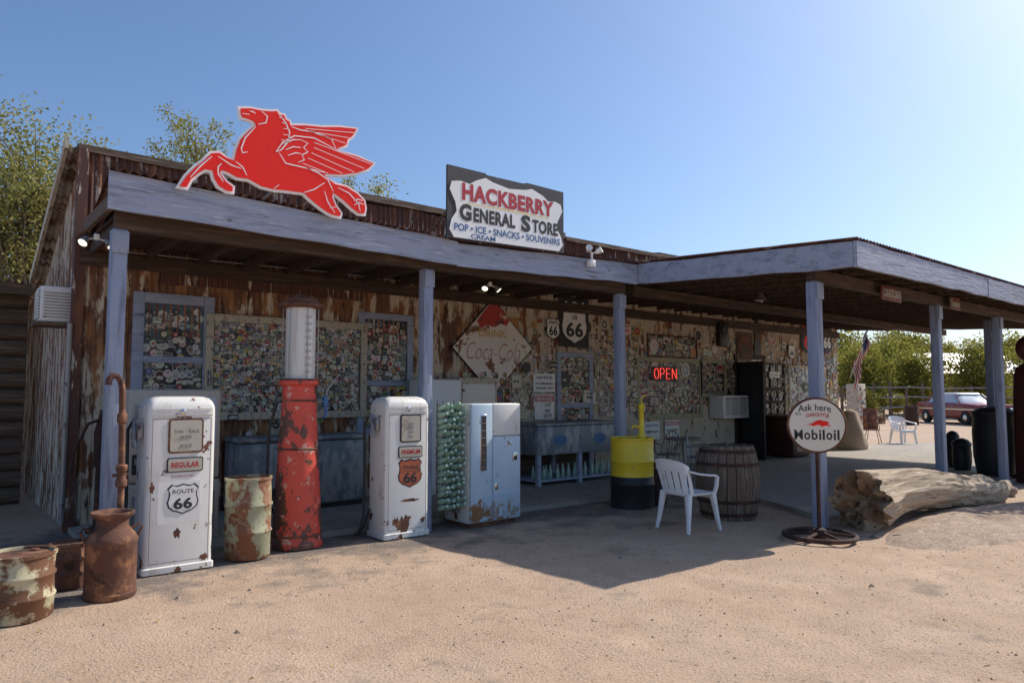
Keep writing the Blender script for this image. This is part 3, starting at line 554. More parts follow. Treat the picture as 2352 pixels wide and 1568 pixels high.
# ================================================================ gas pumps
def gaspump(loc,w,d,h,label,kind):
    T=thing('gas_pump',label,'gas pump',loc);y=-d/2
    mb=MB();mb.loft([(0,w+.03,d+.03,.03),(.05,w+.03,d+.03,.03),(.06,w,d,.035),(h-.14,w,d,.035),(h-.09,w-.005,d-.01,.04),(h-.05,w-.03,d-.04,.05),(h-.02,w-.08,d-.10,.05),(h-.004,w-.16,d-.18,.05),(h,w-.26,d-.26,.03)],m_wht);mb.obj('body',T)
    mb=MB();mb.box(-w*.44,w*.44,y-.008,y-.001,h-.125,h-.115,m_chr);mb.box(-w*.44,w*.44,y-.008,y-.001,h-.175,h-.165,m_chr)
    mb.M=Matrix.Translation((.0,y,h-.14))@Matrix.Rotation(math.radians(90),4,'X');mb.lathe([(.028,0),(.028,.012),(.014,.02)],m_chr,16);mb.M=None;mb.obj('trim',T)
    mb=MB();mb.ribbon([(-w*.43,h-.2),(-w*.43,.09)],.008,y-.0015,m_rust);mb.ribbon([(w*.43,h-.2),(w*.43,.09)],.008,y-.0015,m_rust);mb.ribbon([(-w*.43,.09),(w*.43,.09)],.008,y-.002,m_rust);mb.ribbon([(-w*.43,h-.2),(w*.43,h-.2)],.008,y-.002,m_rust);mb.obj('door_seam',T)
    cx=.03;ww=.27 if kind==1 else .24;z1=h-.215;z0=z1-.28
    mb=MB();o=rr(ww+.03,z1-z0+.03,.03,4,cx,(z0+z1)/2);mb.prism(o,y-.012,y-.001,m_rust if kind==1 else m_ink);mb.prism(rr(ww,z1-z0,.02,4,cx,(z0+z1)/2),y-.015,y-.0125,m_dial)
    if kind==1: mb.text('THIS    SALE',cx-.11,cx+.11,z1-.115,z1-.09,y-.018,m_ink,.0);n=((.14,3),(.22,3))
    else: n=((.08,2),(.12,2),(.17,2),(.22,2))
    for dz_,k in n:
        for i in range(k): mb.box(cx+(i-(k-1)/2)*.034-.013,cx+(i-(k-1)/2)*.034+.013,y-.018,y-.0155,z1-dz_-.02,z1-dz_,m_ink)
        mb.text('0'*k,cx-(k)*.015,cx+(k)*.015,z1-dz_-.016,z1-dz_-.004,y-.0195,m_white,.0)
    mb.obj('meter_window',T)
    zt=z0-.09;mb=MB();mb.prism(rr(.31,.13,.02,4,cx,zt-.03),y-.010,y-.001,m_ink);mb.prism(rr(.29,.11,.015,4,cx,zt-.03),y-.014,y-.0105,m_dial)
    mb.text('REGULAR' if kind==1 else 'PREMIUM',cx-.12,cx+.12,zt-.055,zt-.005,y-.017,m_dred,.03);mb.obj('grade_plate',T)
    mb=MB();zc=.67 if kind==1 else .70
    if kind==1:
        mb.prism(rect(-.19,.17,.43,.80),y-.003,y-.0005,m_white);mb.prism(shield(0.02,zc-.03,.27,.27),y-.006,y-.0035,m_ink);mb.prism(shield(.02,zc-.03,.245,.245),y-.009,y-.0065,m_white)
        mb.text('66',-.06,.10,zc-.12,zc-.02,y-.012,m_ink,.035);mb.text('ROUTE',-.07,.11,zc+.02,zc+.055,y-.012,m_ink,.01);mb.text('TO WANDER HALF LONG',-.08,.10,.835,.85,y-.004,m_dred,0)
    else:
        mb.prism(shield(.03,zc,.31,.32),y-.003,y-.0005,m_ink);mb.prism(shield(.03,zc,.285,.295),y-.007,y-.0035,m_org)
        mb.text('66',-.055,.115,zc-.11,zc+.01,y-.010,m_ink,.03);mb.text('Phillips',-.065,.125,zc+.035,zc+.085,y-.010,m_ink,.01,.2);mb.ribbon([(-.1,zc+.02),(.16,zc+.02)],.008,y-.0095,m_ink)
    mb.obj('emblem',T)
    for i,(cx_,cz,w_,h_) in enumerate(((.03,.40,.13,.02),(-.06,.14,.09,.10),(.2,.17,.035,.03)) if kind==2 else ((-.02,.34,.03,.05),(.22,.10,.04,.03),(-.24,.75,.02,.05))):
        mb=MB();mb.flat([(cx_+w_*math.cos(j/18*6.28)*U(.6,1.2),cz+h_*math.sin(j/18*6.28)*U(.5,1.3)) for j in range(18)],y-.0022-i*.0005,m_rust);mb.obj('rust_patch',T)
    x=-w/2
    mb=MB();mb.box(x-.05,x-.001,-.07,.05,h-.38,h-.24,m_steel,.01);mb.tube([(x-.06,-.06,h-.45),(x-.07,-.02,h-.34),(x-.06,.03,h-.27),(x-.05,.08,h-.2)],[.014,.022,.022,.016],m_steel,8);mb.tube([(x-.06,-.05,h-.42),(x-.10,-.02,h-.37),(x-.07,.03,h-.3)],.006,m_steel,6);mb.obj('nozzle',T)
    mb=MB();mb.tube([(x-.05,.08,h-.2),(x-.09,.13,h-.3),(x-.08,.14,.6),(x-.10,.10,.25),(x-.18,.05,.08),(x-.26,.0,.06),(x-.22,-.06,.08),(x-.1,.1,.12),(x-.02,.12,.3)],.014,m_blk,8);mb.obj('hose',T)
    return T
gaspump((1.87,7.17,0),.58,.40,1.56,'chipped white regular gas pump beside rusty drum',1)
gaspump((4.25,7.17,0),.56,.38,1.55,'chipped white premium gas pump with rust-red shield',2)
q=PZ(697,1258);T=thing('visible_gas_pump','tall rusty red gas pump with glass cylinder','gas pump',(q.x,q.y+.18,0))
mb=MB();mb.lathe([(.27,0),(.275,.05),(.255,.08),(.25,.12),(.242,.3),(.235,.5),(.215,.8),(.205,1.05),(.185,1.3),(.178,1.5),(.175,1.66),(.21,1.68),(.21,1.72)],m_red,40)
mb.obj('column',T)
mb=MB()
mb.lathe([(.262,.115),(.268,.125),(.262,.135)],m_rust,32,cap=False);mb.lathe([(.215,1.0),(.222,1.01),(.214,1.02)],m_rust,32,cap=False)
mb.lathe([(.184,1.50),(.19,1.51),(.184,1.52)],m_rust,32,cap=False)
mb.obj('trim',T)
mb=MB();mb.lathe([(.155,1.73),(.155,2.50)],m_tank,32);mb.obj('glass_cylinder',T)
mb=MB();mb.lathe([(.205,1.722),(.205,1.74)],m_rust,24);mb.lathe([(.20,2.49),(.235,2.51),(.235,2.535),(.19,2.55),(.18,2.585),(.1,2.60),(.08,2.63),(.02,2.64)],m_rust,32);
for i in range(6): a=math.radians(30+60*i);mb.tube([(.182*math.cos(a),.182*math.sin(a),1.72),(.182*math.cos(a),.182*math.sin(a),2.52)],.006,m_steel,6)
for i in range(9): mb.box(-.012,.05,-.162,-.157,1.80+i*.072,1.83+i*.072,m_dial)
mb.obj('cage',T)
mb=MB();mb.tube([(.17,0,1.5),(.28,-.02,1.5),(.30,-.02,1.62),(.36,-.03,1.70),(.44,-.04,1.80)],[.02,.02,.014,.012,.01],m_steel,8);mb.tube([(.28,-.02,1.52),(.30,-.02,1.36),(.27,-.02,1.32)],.016,m_dblu,8);mb.lathe([(.03,1.45),(.035,1.5),(.02,1.56)],m_dblu,12,c=(.28,-.02,0));mb.tube([(.20,0,1.38),(.33,-.02,1.43)],.01,m_steel,6);mb.obj('valve_handle',T)
mb=MB();mb.tube([(-.2,.1,1.5),(-.26,.16,1.2),(-.27,.16,.5),(-.27,.10,.42),(-.25,.06,.5),(-.23,.05,.6)],.016,m_blk,8);mb.obj('hose',T)
# ================================================================ drums and cans
def drum(name,loc,r,h,m,label,top=None,ribs=(.33,.66)):
    pf=[(r*.96,0),(r,.012)]
    for t in ribs: z=h*t;pf+=[(r,z-.02),(r+.012,z-.006),(r+.012,z+.006),(r,z+.02)]
    pf+=[(r,h-.03),(r+.01,h-.022),(r+.01,h),(r-.012,h),(r-.014,h-.02),(.02,h-.016)]
    T=thing(name,label,'barrel',loc,U(0,6));mb=MB().lathe(pf,m,36);sd=loc[0]*7;mb.v=[(x*(1+.03*noise.noise(Vector((x*5+sd,y*5,z*5)))),y*(1+.03*noise.noise(Vector((x*5+sd,y*5,z*5)))),z) for x,y,z in mb.v];mb.obj('shell',T)
    MB().lathe([(.03,h-.012),(.03,h-.002),(.005,h)],m_rust,12,c=(r*.6,0,0)).lathe([(r-.016,h-.019),(.01,h-.013)],top or m_rust,30,cap=False).obj('lid',T);return T
drum('steel_drum',(.62,6.33,-.01),.22,.46,m_rustc,'short rusty drum with cream paint flaking off')
drum('steel_drum',(1.03,7.02,0),.14,.36,m_rust,'small rust-red drum next to a milk can')
drum('steel_drum',(2.55,7.16,0),.215,.77,m_rustg,'rusty drum with flaking pale green paint')
q=PZ(1508,1160);drum('steel_drum',(q.x+.1,q.y+.1,0),.16,.58,m_dirust,'small rusty barrel behind the plastic chair')
T=thing('milk_can','rust-brown milk can with side handles','milk can',(1.24,6.5,-.01))
mb=MB();mb.lathe([(.18,0),(.19,.015),(.19,.045),(.184,.05),(.184,.42),(.190,.43),(.188,.45),(.17,.48),(.125,.535),(.115,.55),(.115,.60),(.12,.61),(.155,.635),(.16,.66),(.152,.665),(.13,.655),(.10,.60)],m_rust,36);mb.obj('body',T)
for s in (-1,1):
    mb=MB();mb.tube([(s*.14,0,.52),(s*.20,0,.55),(s*.22,0,.52),(s*.185,0,.44)],.011,m_rust,8);mb.obj('handle',T)
T=thing('standpipe','rusty standpipe with gooseneck and coupling','pipe',(1.36,6.84,0))
mb=MB();mb.tube([(0,0,0),(0,0,.8),(-.01,0,1.3),(-.018,0,1.62),(-.03,0,1.69),(-.06,0,1.735),(-.095,0,1.74),(-.12,0,1.71),(-.125,0,1.66)],.026,m_rust,12);mb.lathe([(.034,1.34),(.040,1.35),(.040,1.41),(.034,1.42)],m_rust,12,c=(-.012,0,0));mb.obj('pipe',T)
mb=MB();mb.lathe([(.034,.80),(.046,.81),(.046,.86),(.036,.87),(.036,.93),(.046,.94),(.046,.98),(.034,.99)],m_rust,12);mb.tube([(-.07,0,.9),(.055,0,.9)],.014,m_rust,8);mb.obj('coupling',T)
T=thing('hand_pump','dark red cast iron hand water pump','water pump',(1.62,9.2,.05))
mb=MB();mb.lathe([(.13,0),(.13,.04),(.06,.08),(.055,.7),(.075,.75),(.085,1.1),(.06,1.2),(.03,1.35)],m_dirust,20);mb.obj('body',T)
mb=MB();mb.tube([(0,0,1.25),(-.15,-.05,1.2),(-.28,-.08,.9),(-.30,-.08,.65)],[.02,.016,.014,.016],m_dirust,8);mb.obj('handle',T)
T=drum('oil_drum',(7.86,6.85,0),.30,.96,m_yel,'yellow over black drum with yellow hand pump',m_yel)
MB().lathe([(.308,-.002),(.3085,.30),(.322,.315),(.322,.325),(.3085,.34),(.3085,.42),(.307,.425)],m_blk,36,cap=False).obj('black_band',T)
mb=MB();mb.lathe([(.03,.94),(.055,.95),(.055,1.0),(.035,1.02),(.035,1.35),(.045,1.36),(.045,1.42),(.02,1.44)],m_yel,14,c=(-.13,.05,0));mb.tube([(-.13,.05,1.1),(-.02,.0,1.12),(.0,0,1.08)],.018,m_yel,8);mb.tube([(-.13,.05,1.42),(-.13,.05,1.52),(-.2,.05,1.55)],.01,m_yel,8);mb.obj('hand_pump',T)
# wooden cask
T=thing('wooden_cask','weathered wooden cask with iron hoops','barrel',(8.10,5.45,-.01))
n=22;H=.93
def cr_(z): t=z/H*2-1;return .325+.075*(1-t*t)
mb=MB()
for i in range(n):
    a0=2*math.pi*i/n+.012;a1=2*math.pi*(i+1)/n-.012;rs=[]
    for k in range(9):
        z=H*k/8+ (U(-.006,.006) if k in(0,8) else 0);r=cr_(z);rs.append([(r*math.cos(a0),r*math.sin(a0),z),(r*math.cos((a0+a1)/2)*1.004,r*math.sin((a0+a1)/2)*1.004,z),(r*math.cos(a1),r*math.sin(a1),z),((r-.03)*math.cos(a1),(r-.03)*math.sin(a1),z),((r-.03)*math.cos(a0),(r-.03)*math.sin(a0),z)])
    mb.rings(rs,m_oak)
mb.obj('staves',T)
mb=MB();mb.lathe([(.30,H-.05),(.30,H-.03)],m_oak,24);mb.obj('lid',T)
for z in (.06,.22,.68,.84):
    mb=MB();mb.lathe([(cr_(z)+.003,z),(cr_(z)+.009,z+.001),(cr_(z+.045)+.009,z+.044),(cr_(z+.045)+.003,z+.045)],m_dirust,36,cap=False);mb.obj('hoop',T)
# ================================================================ plastic chair
def plchair(loc,rz,label):
    T=thing('plastic_chair',label,'chair',loc,rz)
    mb=MB();mb.loft([(.405,.42,.42,.08),(.42,.45,.45,.09),(.435,.45,.45,.09),(.437,.42,.42,.08),(.425,.30,.30,.08)],m_plast);mb.box(-.21,.21,-.222,-.20,.36,.42,m_plast,.008);mb.obj('seat',T)
    for sx in (-1,1):
        for sy,zt in ((-1,.64),(1,.46)):
            x0,y0=sx*.205,sy*.19;x1,y1=sx*.255,sy*.255
            mb=MB();mb.rings([[(x0+(x1-x0)*t+px_,y0+(y1-y0)*t+py_,z) for px_,py_ in rr(w_,w_*.8,.012,2)] for t,z,w_ in ((1,0,.04),(.6,.15,.052),(.1,.38,.07),(0,.44,.07))],m_plast);mb.obj('leg',T)
        mb=MB();mb.rings([[(x+a,y,z+b) for a,b in rr(.06,.022,.009,2)] for x,y,z in ((sx*.25,.24,.70),(sx*.275,.1,.665),(sx*.28,-.05,.645),(sx*.275,-.17,.635),(sx*.26,-.215,.61))],m_plast)
        mb.rings([[(x+a,y+b,z) for a,b in rr(.05,.03,.01,2)] for x,y,z in ((sx*.262,-.215,.62),(sx*.25,-.21,.5),(sx*.222,-.20,.41))],m_plast);mb.obj('armrest',T)
    mb=MB()
    def bp(a,z): t=(z-.42)/.42;return (.235*math.sin(a)*(1+.12*t),.13+.10*math.cos(a)+.12*t,z)
    A=math.radians(88)
    g=[];k=16;z0,z1=.70,.83
    for i in range(k+1):
        a=-A+2*A*i/k;dr=-.06*(abs(a)/A)**2
        g.append([bp(a,z0+dr),bp(a,z1+dr*1.4),tuple(Vector(bp(a,z1+dr*1.4))+Vector((0,.018,0))),tuple(Vector(bp(a,z0+dr))+Vector((0,.018,0)))])
    mb.rings(g,m_plast)
    for i in range(-2,3):
        a=i*.42;mb.rings([[tuple(Vector(bp(a+q,z))+Vector((0,o,0))) for q,o in ((-.15,0),(.15,0),(.15,.012),(-.15,.012))] for z in (.43,.52,.62,.70,.74)],m_plast)
    for s in (-1,1): mb.rings([[tuple(Vector(bp(s*(A-.14)+q,z))+Vector((0,o,0))) for q,o in ((-.14,0),(.14,0),(.14,.014),(-.14,.014))] for z in (.42,.55,.66,.72)],m_plast)
    mb.obj('backrest',T);return T
c0=plchair((7.06,5.3,0),math.radians(82),'white plastic armchair standing on bare dirt')
q=PZ(2075,1022);dup(c0,(q.x,q.y,0),math.radians(-30),1.05,'white plastic armchair out in the sunny yard')
# ================================================================ vending machine
T=thing('vending_machine','faded light blue and white bottle vending machine','vending machine',(5.47,7.2,0));w,d,h=.76,.55,1.46
mb=MB();mb.box(-w/2,w/2,-d/2+.05,d/2,.04,h,m_wht,.012);mb.box(-w/2+.03,w/2-.03,-d/2+.06,d/2,-.01,.05,m_rust);mb.obj('cabinet',T)
y=-d/2;mb=MB();mb.box(-w/2,-.06,y,y+.049,.06,h-.005,m_lblue,.01);mb.box(-.052,w/2,y,y+.049,.06,1.06,m_lblue,.01);mb.obj('door',T)
mb=MB();mb.box(-.052,w/2,y,y+.049,1.068,h-.005,m_wht,.01);mb.obj('sign_panel',T)
mb=MB();mb.box(-.25,-.155,y-.006,y-.001,.66,1.33,m_chr,.002);mb.box(-.24,-.165,y-.009,y-.0065,.675,1.315,m_pane)
for i in range(7): mb.box(-.235,-.17,y-.012,y-.0095,.70+i*.087,.706+i*.087,m_steel)
mb.obj('bottle_window',T)
mb=MB()
for i in range(14): z=.09+i*.02;mb.box(-.2,.36,y-.008,y-.001,z,z+.009,m_lblue)
mb.obj('louvre',T)
mb=MB();mb.box(.25,.32,y-.012,y-.001,.76,.86,m_chr,.004);mb.box(.262,.308,y-.016,y-.0125,.77,.81,m_blk);mb.box(.20,.23,y-.01,y-.001,.96,.99,m_chr,.003);mb.tube([(-.01,y-.01,.62),(-.01,y-.03,.62),(-.01,y-.03,.58),(-.01,y-.01,.58)],.006,m_chr,6);mb.box(-.03,.02,y-.005,y-.001,.42,.50,m_chr,.002);mb.obj('coin_box',T)
T=thing('bottle_rack','wire rack of bottles beside the vending machine','rack',(4.9,7.12,0))
mb=MB()
for xx in (-.17,-.09,-.01,.07,.15): mb.tube([(xx,0,.16),(xx,0,1.5)],.005,m_rust,6)
for k in range(17): mb.tube([(-.18,.01,.2+k*.078),(.16,.01,.2+k*.078)],.004,m_rust,5)
mb.obj('wire_frame',T)
b0=None
for k in range(16):
    for i_ in range(4):
        lc=(4.77+i_*.08+U(-.006,.006),7.16,.225+k*.078+U(-.006,.006))
        if b0 is None:
            b0=thing('glass_bottle','empty pale green glass bottle slotted in wire rack','bottle',lc,group='empty bottles on the wire rack')
            mb=MB();mb.M=Matrix.Rotation(math.radians(74),4,'X');mb.lathe([(.026,0),(.033,.01),(.035,.09),(.031,.12),(.017,.16),(.014,.19),(.018,.195),(.018,.205)],m_gglass,12);mb.obj('glass',b0)
        else:
            b=dup(b0,lc);b.rotation_euler=(U(-.1,.1),U(-.1,.1),U(-.15,.15))
# ================================================================ porch furniture
T=thing('fuel_dispenser','beige boxy fuel dispenser with pale screen','gas pump',(2.1,8.3,.05))
w,d=.9,.5;mb=MB();mb.box(-w/2,w/2,-d/2,d/2,0,.62,m_beige,.015);mb.box(-w/2,w/2,-d/2,d/2,.63,1.58,m_beige,.03);mb.obj('cabinet',T)
y=-d/2;mb=MB();mb.box(-.10,.40,y-.012,y-.001,.95,1.50,m_paneb,.01);mb.obj('screen',T)
mb=MB();mb.box(-.40,-.32,y-.01,y-.001,1.28,1.42,m_steel,.004);mb.box(-.41,-.15,y-.01,y-.001,.72,.92,m_ink,.01);[mb.box(-.39+i*.06,-.35+i*.06,y-.014,y-.0105,.82,.88,m_steel) for i in range(4)];mb.box(-.4,.4,y-.006,y-.001,.1,.5,m_steel,.01);mb.box(-.42,-.15,y-.008,y-.001,1.0,1.2,m_steel,.004);mb.obj('keypad',T)
T=thing('cooler_chest','scraped blue-grey metal cooler chest','cooler',(4.02,9.45,.05))
mb=MB();mb.box(-.88,.88,-.3,.3,.06,.9,m_chest,.03);mb.box(-.84,.84,-.27,.27,0,.06,m_blk);mb.obj('body',T);mb=MB();mb.box(-.9,-.005,-.32,.31,.905,.97,m_chest,.02);mb.box(.005,.9,-.32,.31,.905,.97,m_chest,.02);mb.tube([(-.5,-.33,.93),(-.5,-.36,.93),(-.4,-.36,.93),(-.4,-.33,.93)],.008,m_chr,6);mb.obj('lid',T)
T=thing('refrigerator','old white refrigerator standing by the wall','refrigerator',(6.2,9.4,.05))
mb=MB();mb.box(-.3,.3,-.25,.3,0,1.75,m_white,.04);mb.obj('cabinet',T);mb=MB();mb.box(-.295,.295,-.3,-.255,.1,1.74,m_white,.02);mb.tube([(.22,-.3,.9),(.22,-.34,.92),(.22,-.34,1.1),(.22,-.3,1.12)],.01,m_chr,8);mb.obj('door',T)
T=thing('display_case','white framed display case with faded sign','cabinet',(6.9,9.4,.05))
mb=MB();mb.box(-.38,.38,-.2,.3,0,1.78,m_cream,.02);mb.obj('cabinet',T);mb=MB();mb.box(-.32,.32,-.212,-.201,1.36,1.68,m_dia,.003);mb.box(-.32,.32,-.212,-.201,.2,1.28,m_pane,.003);mb.obj('sign_panel',T)
T=thing('drink_cooler','blue painted cooler bench with shelf of bottles','cooler',(8.9,9.3,.05))
mb=MB();mb.box(-.98,.98,-.38,.4,.5,.98,m_chest,.02);mb.box(-1.0,1.0,-.4,.42,.985,1.03,m_chest,.01);mb.obj('body',T)
mb=MB()
for x in (-.95,0,.95): mb.box(x-.035,x+.035,-.38,-.31,0,.5,m_blue);mb.box(x-.035,x+.035,.3,.37,0,.5,m_blue)
mb.box(-.98,.98,-.37,.4,.06,.10,m_blue,.004);mb.box(-.92,.92,.36,.38,.1,.5,m_dwood);mb.obj('shelf_frame',T)
for x in (-.48,.48):
    mb=MB();mb.prism(circ(x,.74,.16,20,.09),-.384,-.3815,m_dblu);mb.obj('emblem',T)
g0=None
for k in range(26):
    lc=(8.0+k%13*.14+U(-.02,.02),9.02+(k//13)*.13+U(-.02,.02),.15)
    if g0 is None:
        g0=thing('glass_bottle','dusty glass bottle on the cooler bench shelf','bottle',lc,group='bottles on the bench shelf');MB().lathe([(.03,0),(.034,.01),(.034,.1),(.014,.17),(.014,.22)],m_gglass,10).obj('glass',g0)
    else: dup(g0,lc,R()*6)
q=PZ(1800,1046,.05);T=thing('drink_cooler','dark red ice cold drinks cooler by the door','cooler',(q.x,9.25,.05))
mb=MB();mb.box(-.5,.5,-.35,.35,.03,.9,m_mar,.03);mb.obj('body',T);MB().box(-.52,.52,-.37,.37,.905,.98,m_mar,.02).obj('lid',T)
mb=MB();mb.text('Coca-Cola',-.4,.4,.5,.72,-.353,m_dial,.0,.3);mb.text('ICE COLD',-.3,.3,.15,.27,-.353,m_dial,.02);mb.obj('lettering',T)
def wire_chair(loc,rz,label,m):
    T=thing('wire_chair',label,'chair',loc,rz);mb=MB()
    ring=lambda r,z,cx=0,cy=0:[(cx+r*math.cos(i/16*6.2832),cy+r*math.sin(i/16*6.2832),z) for i in range(17)]
    mb.tube(ring(.21,.44),.011,m,6,False);[mb.tube([(-.2+i*.066,-.12-.08*(1-abs(i-3)/3),.44),(-.2+i*.066,.12+.08*(1-abs(i-3)/3),.44)],.007,m,5) for i in range(7)];mb.obj('seat',T)
    for x,y in ((-1,-1),(1,-1),(-1,1),(1,1)): mb=MB();mb.tube([(x*.14,y*.14,.44),(x*.18,y*.18,.2),(x*.22,y*.22,0)],.011,m,6);mb.obj('leg',T)
    mb=MB();mb.tube([(.2*math.cos(a),.16+.05*math.sin(a),.44+.42*math.sin(a)) for a in [math.pi*i/12 for i in range(13)]],.012,m,6)
    for i in range(-3,4): a=math.acos(i*.25);mb.tube([(.05*i,.17,.44),(.05*i,.16+.05*math.sin(a),.44+.42*math.sin(a))],.007,m,5)
    mb.tube([(.2,.16,.62),(.24,0,.64),(.21,-.15,.60),(.18,-.17,.44)],.011,m,6);mb.tube([(-.2,.16,.62),(-.24,0,.64),(-.21,-.15,.60),(-.18,-.17,.44)],.011,m,6);mb.obj('backrest',T);return T
q=PD(1535,1000,13);wire_chair((q.x,q.y,.05),2.6,'grey wrought iron chair on the porch',m_steel)
q=PD(1605,1000,12.4);wire_chair((q.x,q.y,.05),.5,'grey wrought iron chair on the porch',m_steel)
q=PZ(2005,1020);wire_chair((q.x,q.y,0),.6,'rusty wrought iron chair out in the sunny yard',m_rust)
q=PD(1570,1000,13.0);T=thing('round_table','small grey wrought iron table','table',(q.x,q.y,.05));MB().lathe([(.32,.70),(.33,.71),(.33,.73),(.3,.735)],m_steel,24).obj('table_top',T)
mb=MB();mb.tube([(0,0,.7),(0,0,.15)],.02,m_steel,8);[mb.tube([(0,0,.2),(.25*math.cos(a),.25*math.sin(a),0)],.012,m_steel,6) for a in (0,2.1,4.2)];mb.obj('pedestal',T)
q=PZ(1955,1035);mb=MB();mb.lathe([(.38,0),(.42,.12),(.36,.45),(.26,.8),(.18,1.0),(.05,1.08)],m_tan,28)
mb.v=[(x*(1+.3*noise.noise(Vector((x*4,y*4,z*1.5)))),y*(1+.3*noise.noise(Vector((x*4+5,y*4,z*2)))),z) for x,y,z in mb.v]
mb.obj('cloth_cover',loc=(q.x,q.y,.05),label='tan cloth draped over stacked goods',cat='cloth cover')
# ================================================================ log
a=Vector((8.62,4.0,.31));b=Vector((12.2,3.82,.26))
T=thing('driftwood_log','big bleached forked tree trunk lying on the ground','log',(a.x,a.y,0))
mb=MB();n=64;rs=[]
for i in range(61):
    t=i/60;c=(b-a)*t;r=.29-.10*t+.06*math.exp(-((t)/.10)**2)+.035*math.exp(-((t-.5)/.12)**2)
    c.z=a.z+ (b.z-a.z)*t+.07*math.sin(t*5);c.y+=.05*math.sin(t*7);ring=[]
    for j in range(n):
        g=2*math.pi*j/n+t*.5;q=r*(1+.22*noise.noise(Vector((math.cos(g)*1.5,math.sin(g)*1.5,t*2.5)))+.12*noise.noise(Vector((math.cos(g)*6,math.sin(g)*6,t*2)))+.05*noise.noise(Vector((math.cos(g)*13,math.sin(g)*13,t*4))))
        ex=(.3*noise.noise(Vector((math.cos(g)*2.5,math.sin(g)*2.5,9)))-.05)*max(0,1-i/5)
        ring.append((c.x+ex,c.y+q*math.cos(g),c.z+q*math.sin(g)*.95))
    rs.append(ring)
mb.rings(rs,m_log,False);mb.add([rs[-1][j] for j in range(n)],[tuple(range(n))],m_log);mb.obj('trunk',T)
mb=MB();k=18;vs=[];c=Vector((0.10,0,a.z+.03))
for i in range(k+1):
    for j in range(n):
        p=Vector(rs[0][j]);q=p.lerp(c,i/k);s=min(1,i/2)
        q.x+=(.16*noise.noise(Vector((q.y*3,q.z*3,1)))+.11*noise.noise(Vector((q.y*9,q.z*9,4)))+.06*noise.noise(Vector((q.y*25,q.z*25,4))))*s;vs.append(q)
mb.add(vs,[(i*n+j,i*n+(j+1)%n,(i+1)*n+(j+1)%n,(i+1)*n+j) for i in range(k) for j in range(n)],m_rot);mb.obj('rotten_end',T)
mb=MB();pp=[(1.7,-.02,.26),(2.2,-.16,.24),(2.8,-.32,.20),(3.5,-.36,.17),(4.4,-.2,.17)];rr_=[.17,.19,.17,.14,.08];rs=[]
for i in range(len(pp)*5-4):
    f=i/5;k0=min(int(f),len(pp)-2);fr_=f-k0;c=Vector(pp[k0]).lerp(Vector(pp[k0+1]),fr_);r=rr_[k0]+(rr_[k0+1]-rr_[k0])*fr_
    rs.append([(c.x,c.y+r*math.cos(g)*(1+.25*noise.noise(Vector((math.cos(g)*2,math.sin(g)*2,f)))),c.z+r*math.sin(g)*(1+.25*noise.noise(Vector((math.cos(g)*2,math.sin(g)*2,f+4))))) for g in [2*math.pi*j/24 for j in range(24)]])
mb.rings(rs,m_log);mb.obj('branch',T)
# low earthy mound
O=[PZ(*p) for p in ((2040,1240),(2100,1254),(2200,1254),(2330,1240),(2450,1220),(2520,1175),(2400,1150),(2270,1158),(2180,1168),(2110,1182),(2055,1210))]
c=sum(O,Vector())/len(O);mb=MB();n=88;rs=[]
for f,z in ((1.08,-.03),(1.0,.0),(.95,.018),(.88,.032),(.78,.05),(.65,.065),(.5,.075),(.35,.08),(.2,.083),(.03,.085)):
    ring=[]
    for j in range(n):
        t=j/n*len(O);k0=int(t);fr_=t-k0;fr_=fr_*fr_*(3-2*fr_);p=O[k0].lerp(O[(k0+1)%len(O)],fr_);q=c.lerp(p,f*(1+.10*noise.noise(p*3)));ring.append((q.x-c.x,q.y-c.y,z*(1+.5*noise.noise(q*2.2))+.012*noise.noise(q*9)))
    rs.append(ring)
mb.rings(rs,m_slabr);mb.obj('rock_mound',loc=(c.x,c.y,0),label='low pale earthy mound beside the log',cat='mound')
for i,(x,y,r) in enumerate(((8.45,3.5,.07),(8.7,3.55,.05),(8.3,3.7,.05),(13.2,3.9,.2),(8.6,3.35,.035))):
    bm=bmesh.new();bmesh.ops.create_icosphere(bm,subdivisions=2,radius=r)
    for v in bm.verts: v.co*=1+.35*noise.noise(v.co/r*1.1+Vector((i*5,0,0)));v.co.z*=.6
    mb=MB();bm.verts.index_update();mb.add([v.co for v in bm.verts],[[v.index for v in f.verts] for f in bm.faces],m_rock);bm.free();mb.obj('rock',loc=(x,y,gh(x,y)+r*.3),label='rough brown rock lying beside the log',cat='rock')
# ================================================================ right side: red pump, bins
T=thing('globe_gas_pump','dark red vintage gas pump with globe','gas pump',(15.5,4.05,.0),math.radians(-30))
mb=MB();mb.loft([(0,.6,.5,.06),(.1,.6,.5,.06),(.12,.52,.42,.08),(1.5,.52,.42,.1),(1.9,.5,.4,.12),(2.05,.42,.34,.12),(2.12,.2,.2,.08)],m_mar,5);mb.obj('body',T)
mb=MB();mb.M=Matrix.Translation((0,0,2.38))@Matrix.Rotation(math.radians(90),4,'X');mb.lathe([(.1,-.1),(.22,-.09),(.24,-.05),(.24,.05),(.22,.09),(.1,.1)],m_mar,28);mb.lathe([(.205,.101),(.205,.104)],m_dial,28);mb.M=None;mb.obj('globe',T)
mb=MB();mb.box(-.17,.17,-.225,-.215,1.35,1.75,m_dial,.004);mb.box(-.2,.2,-.222,-.212,.4,1.1,m_blk,.004);mb.obj('meter_window',T)
def bin_(loc,r,h,label):
    T=thing('trash_barrel',label,'trash can',loc);MB().lathe([(r*.85,0),(r*.88,.05),(r,h*.3),(r*1.02,h*.7),(r*.96,h*.92),(r,h*.94),(r,h)],m_blk,28).obj('body',T);MB().lathe([(r*1.04,h+.001),(r*1.04,h+.03),(r*.7,h+.10),(r*.2,h+.13)],m_blk,28).obj('lid',T)
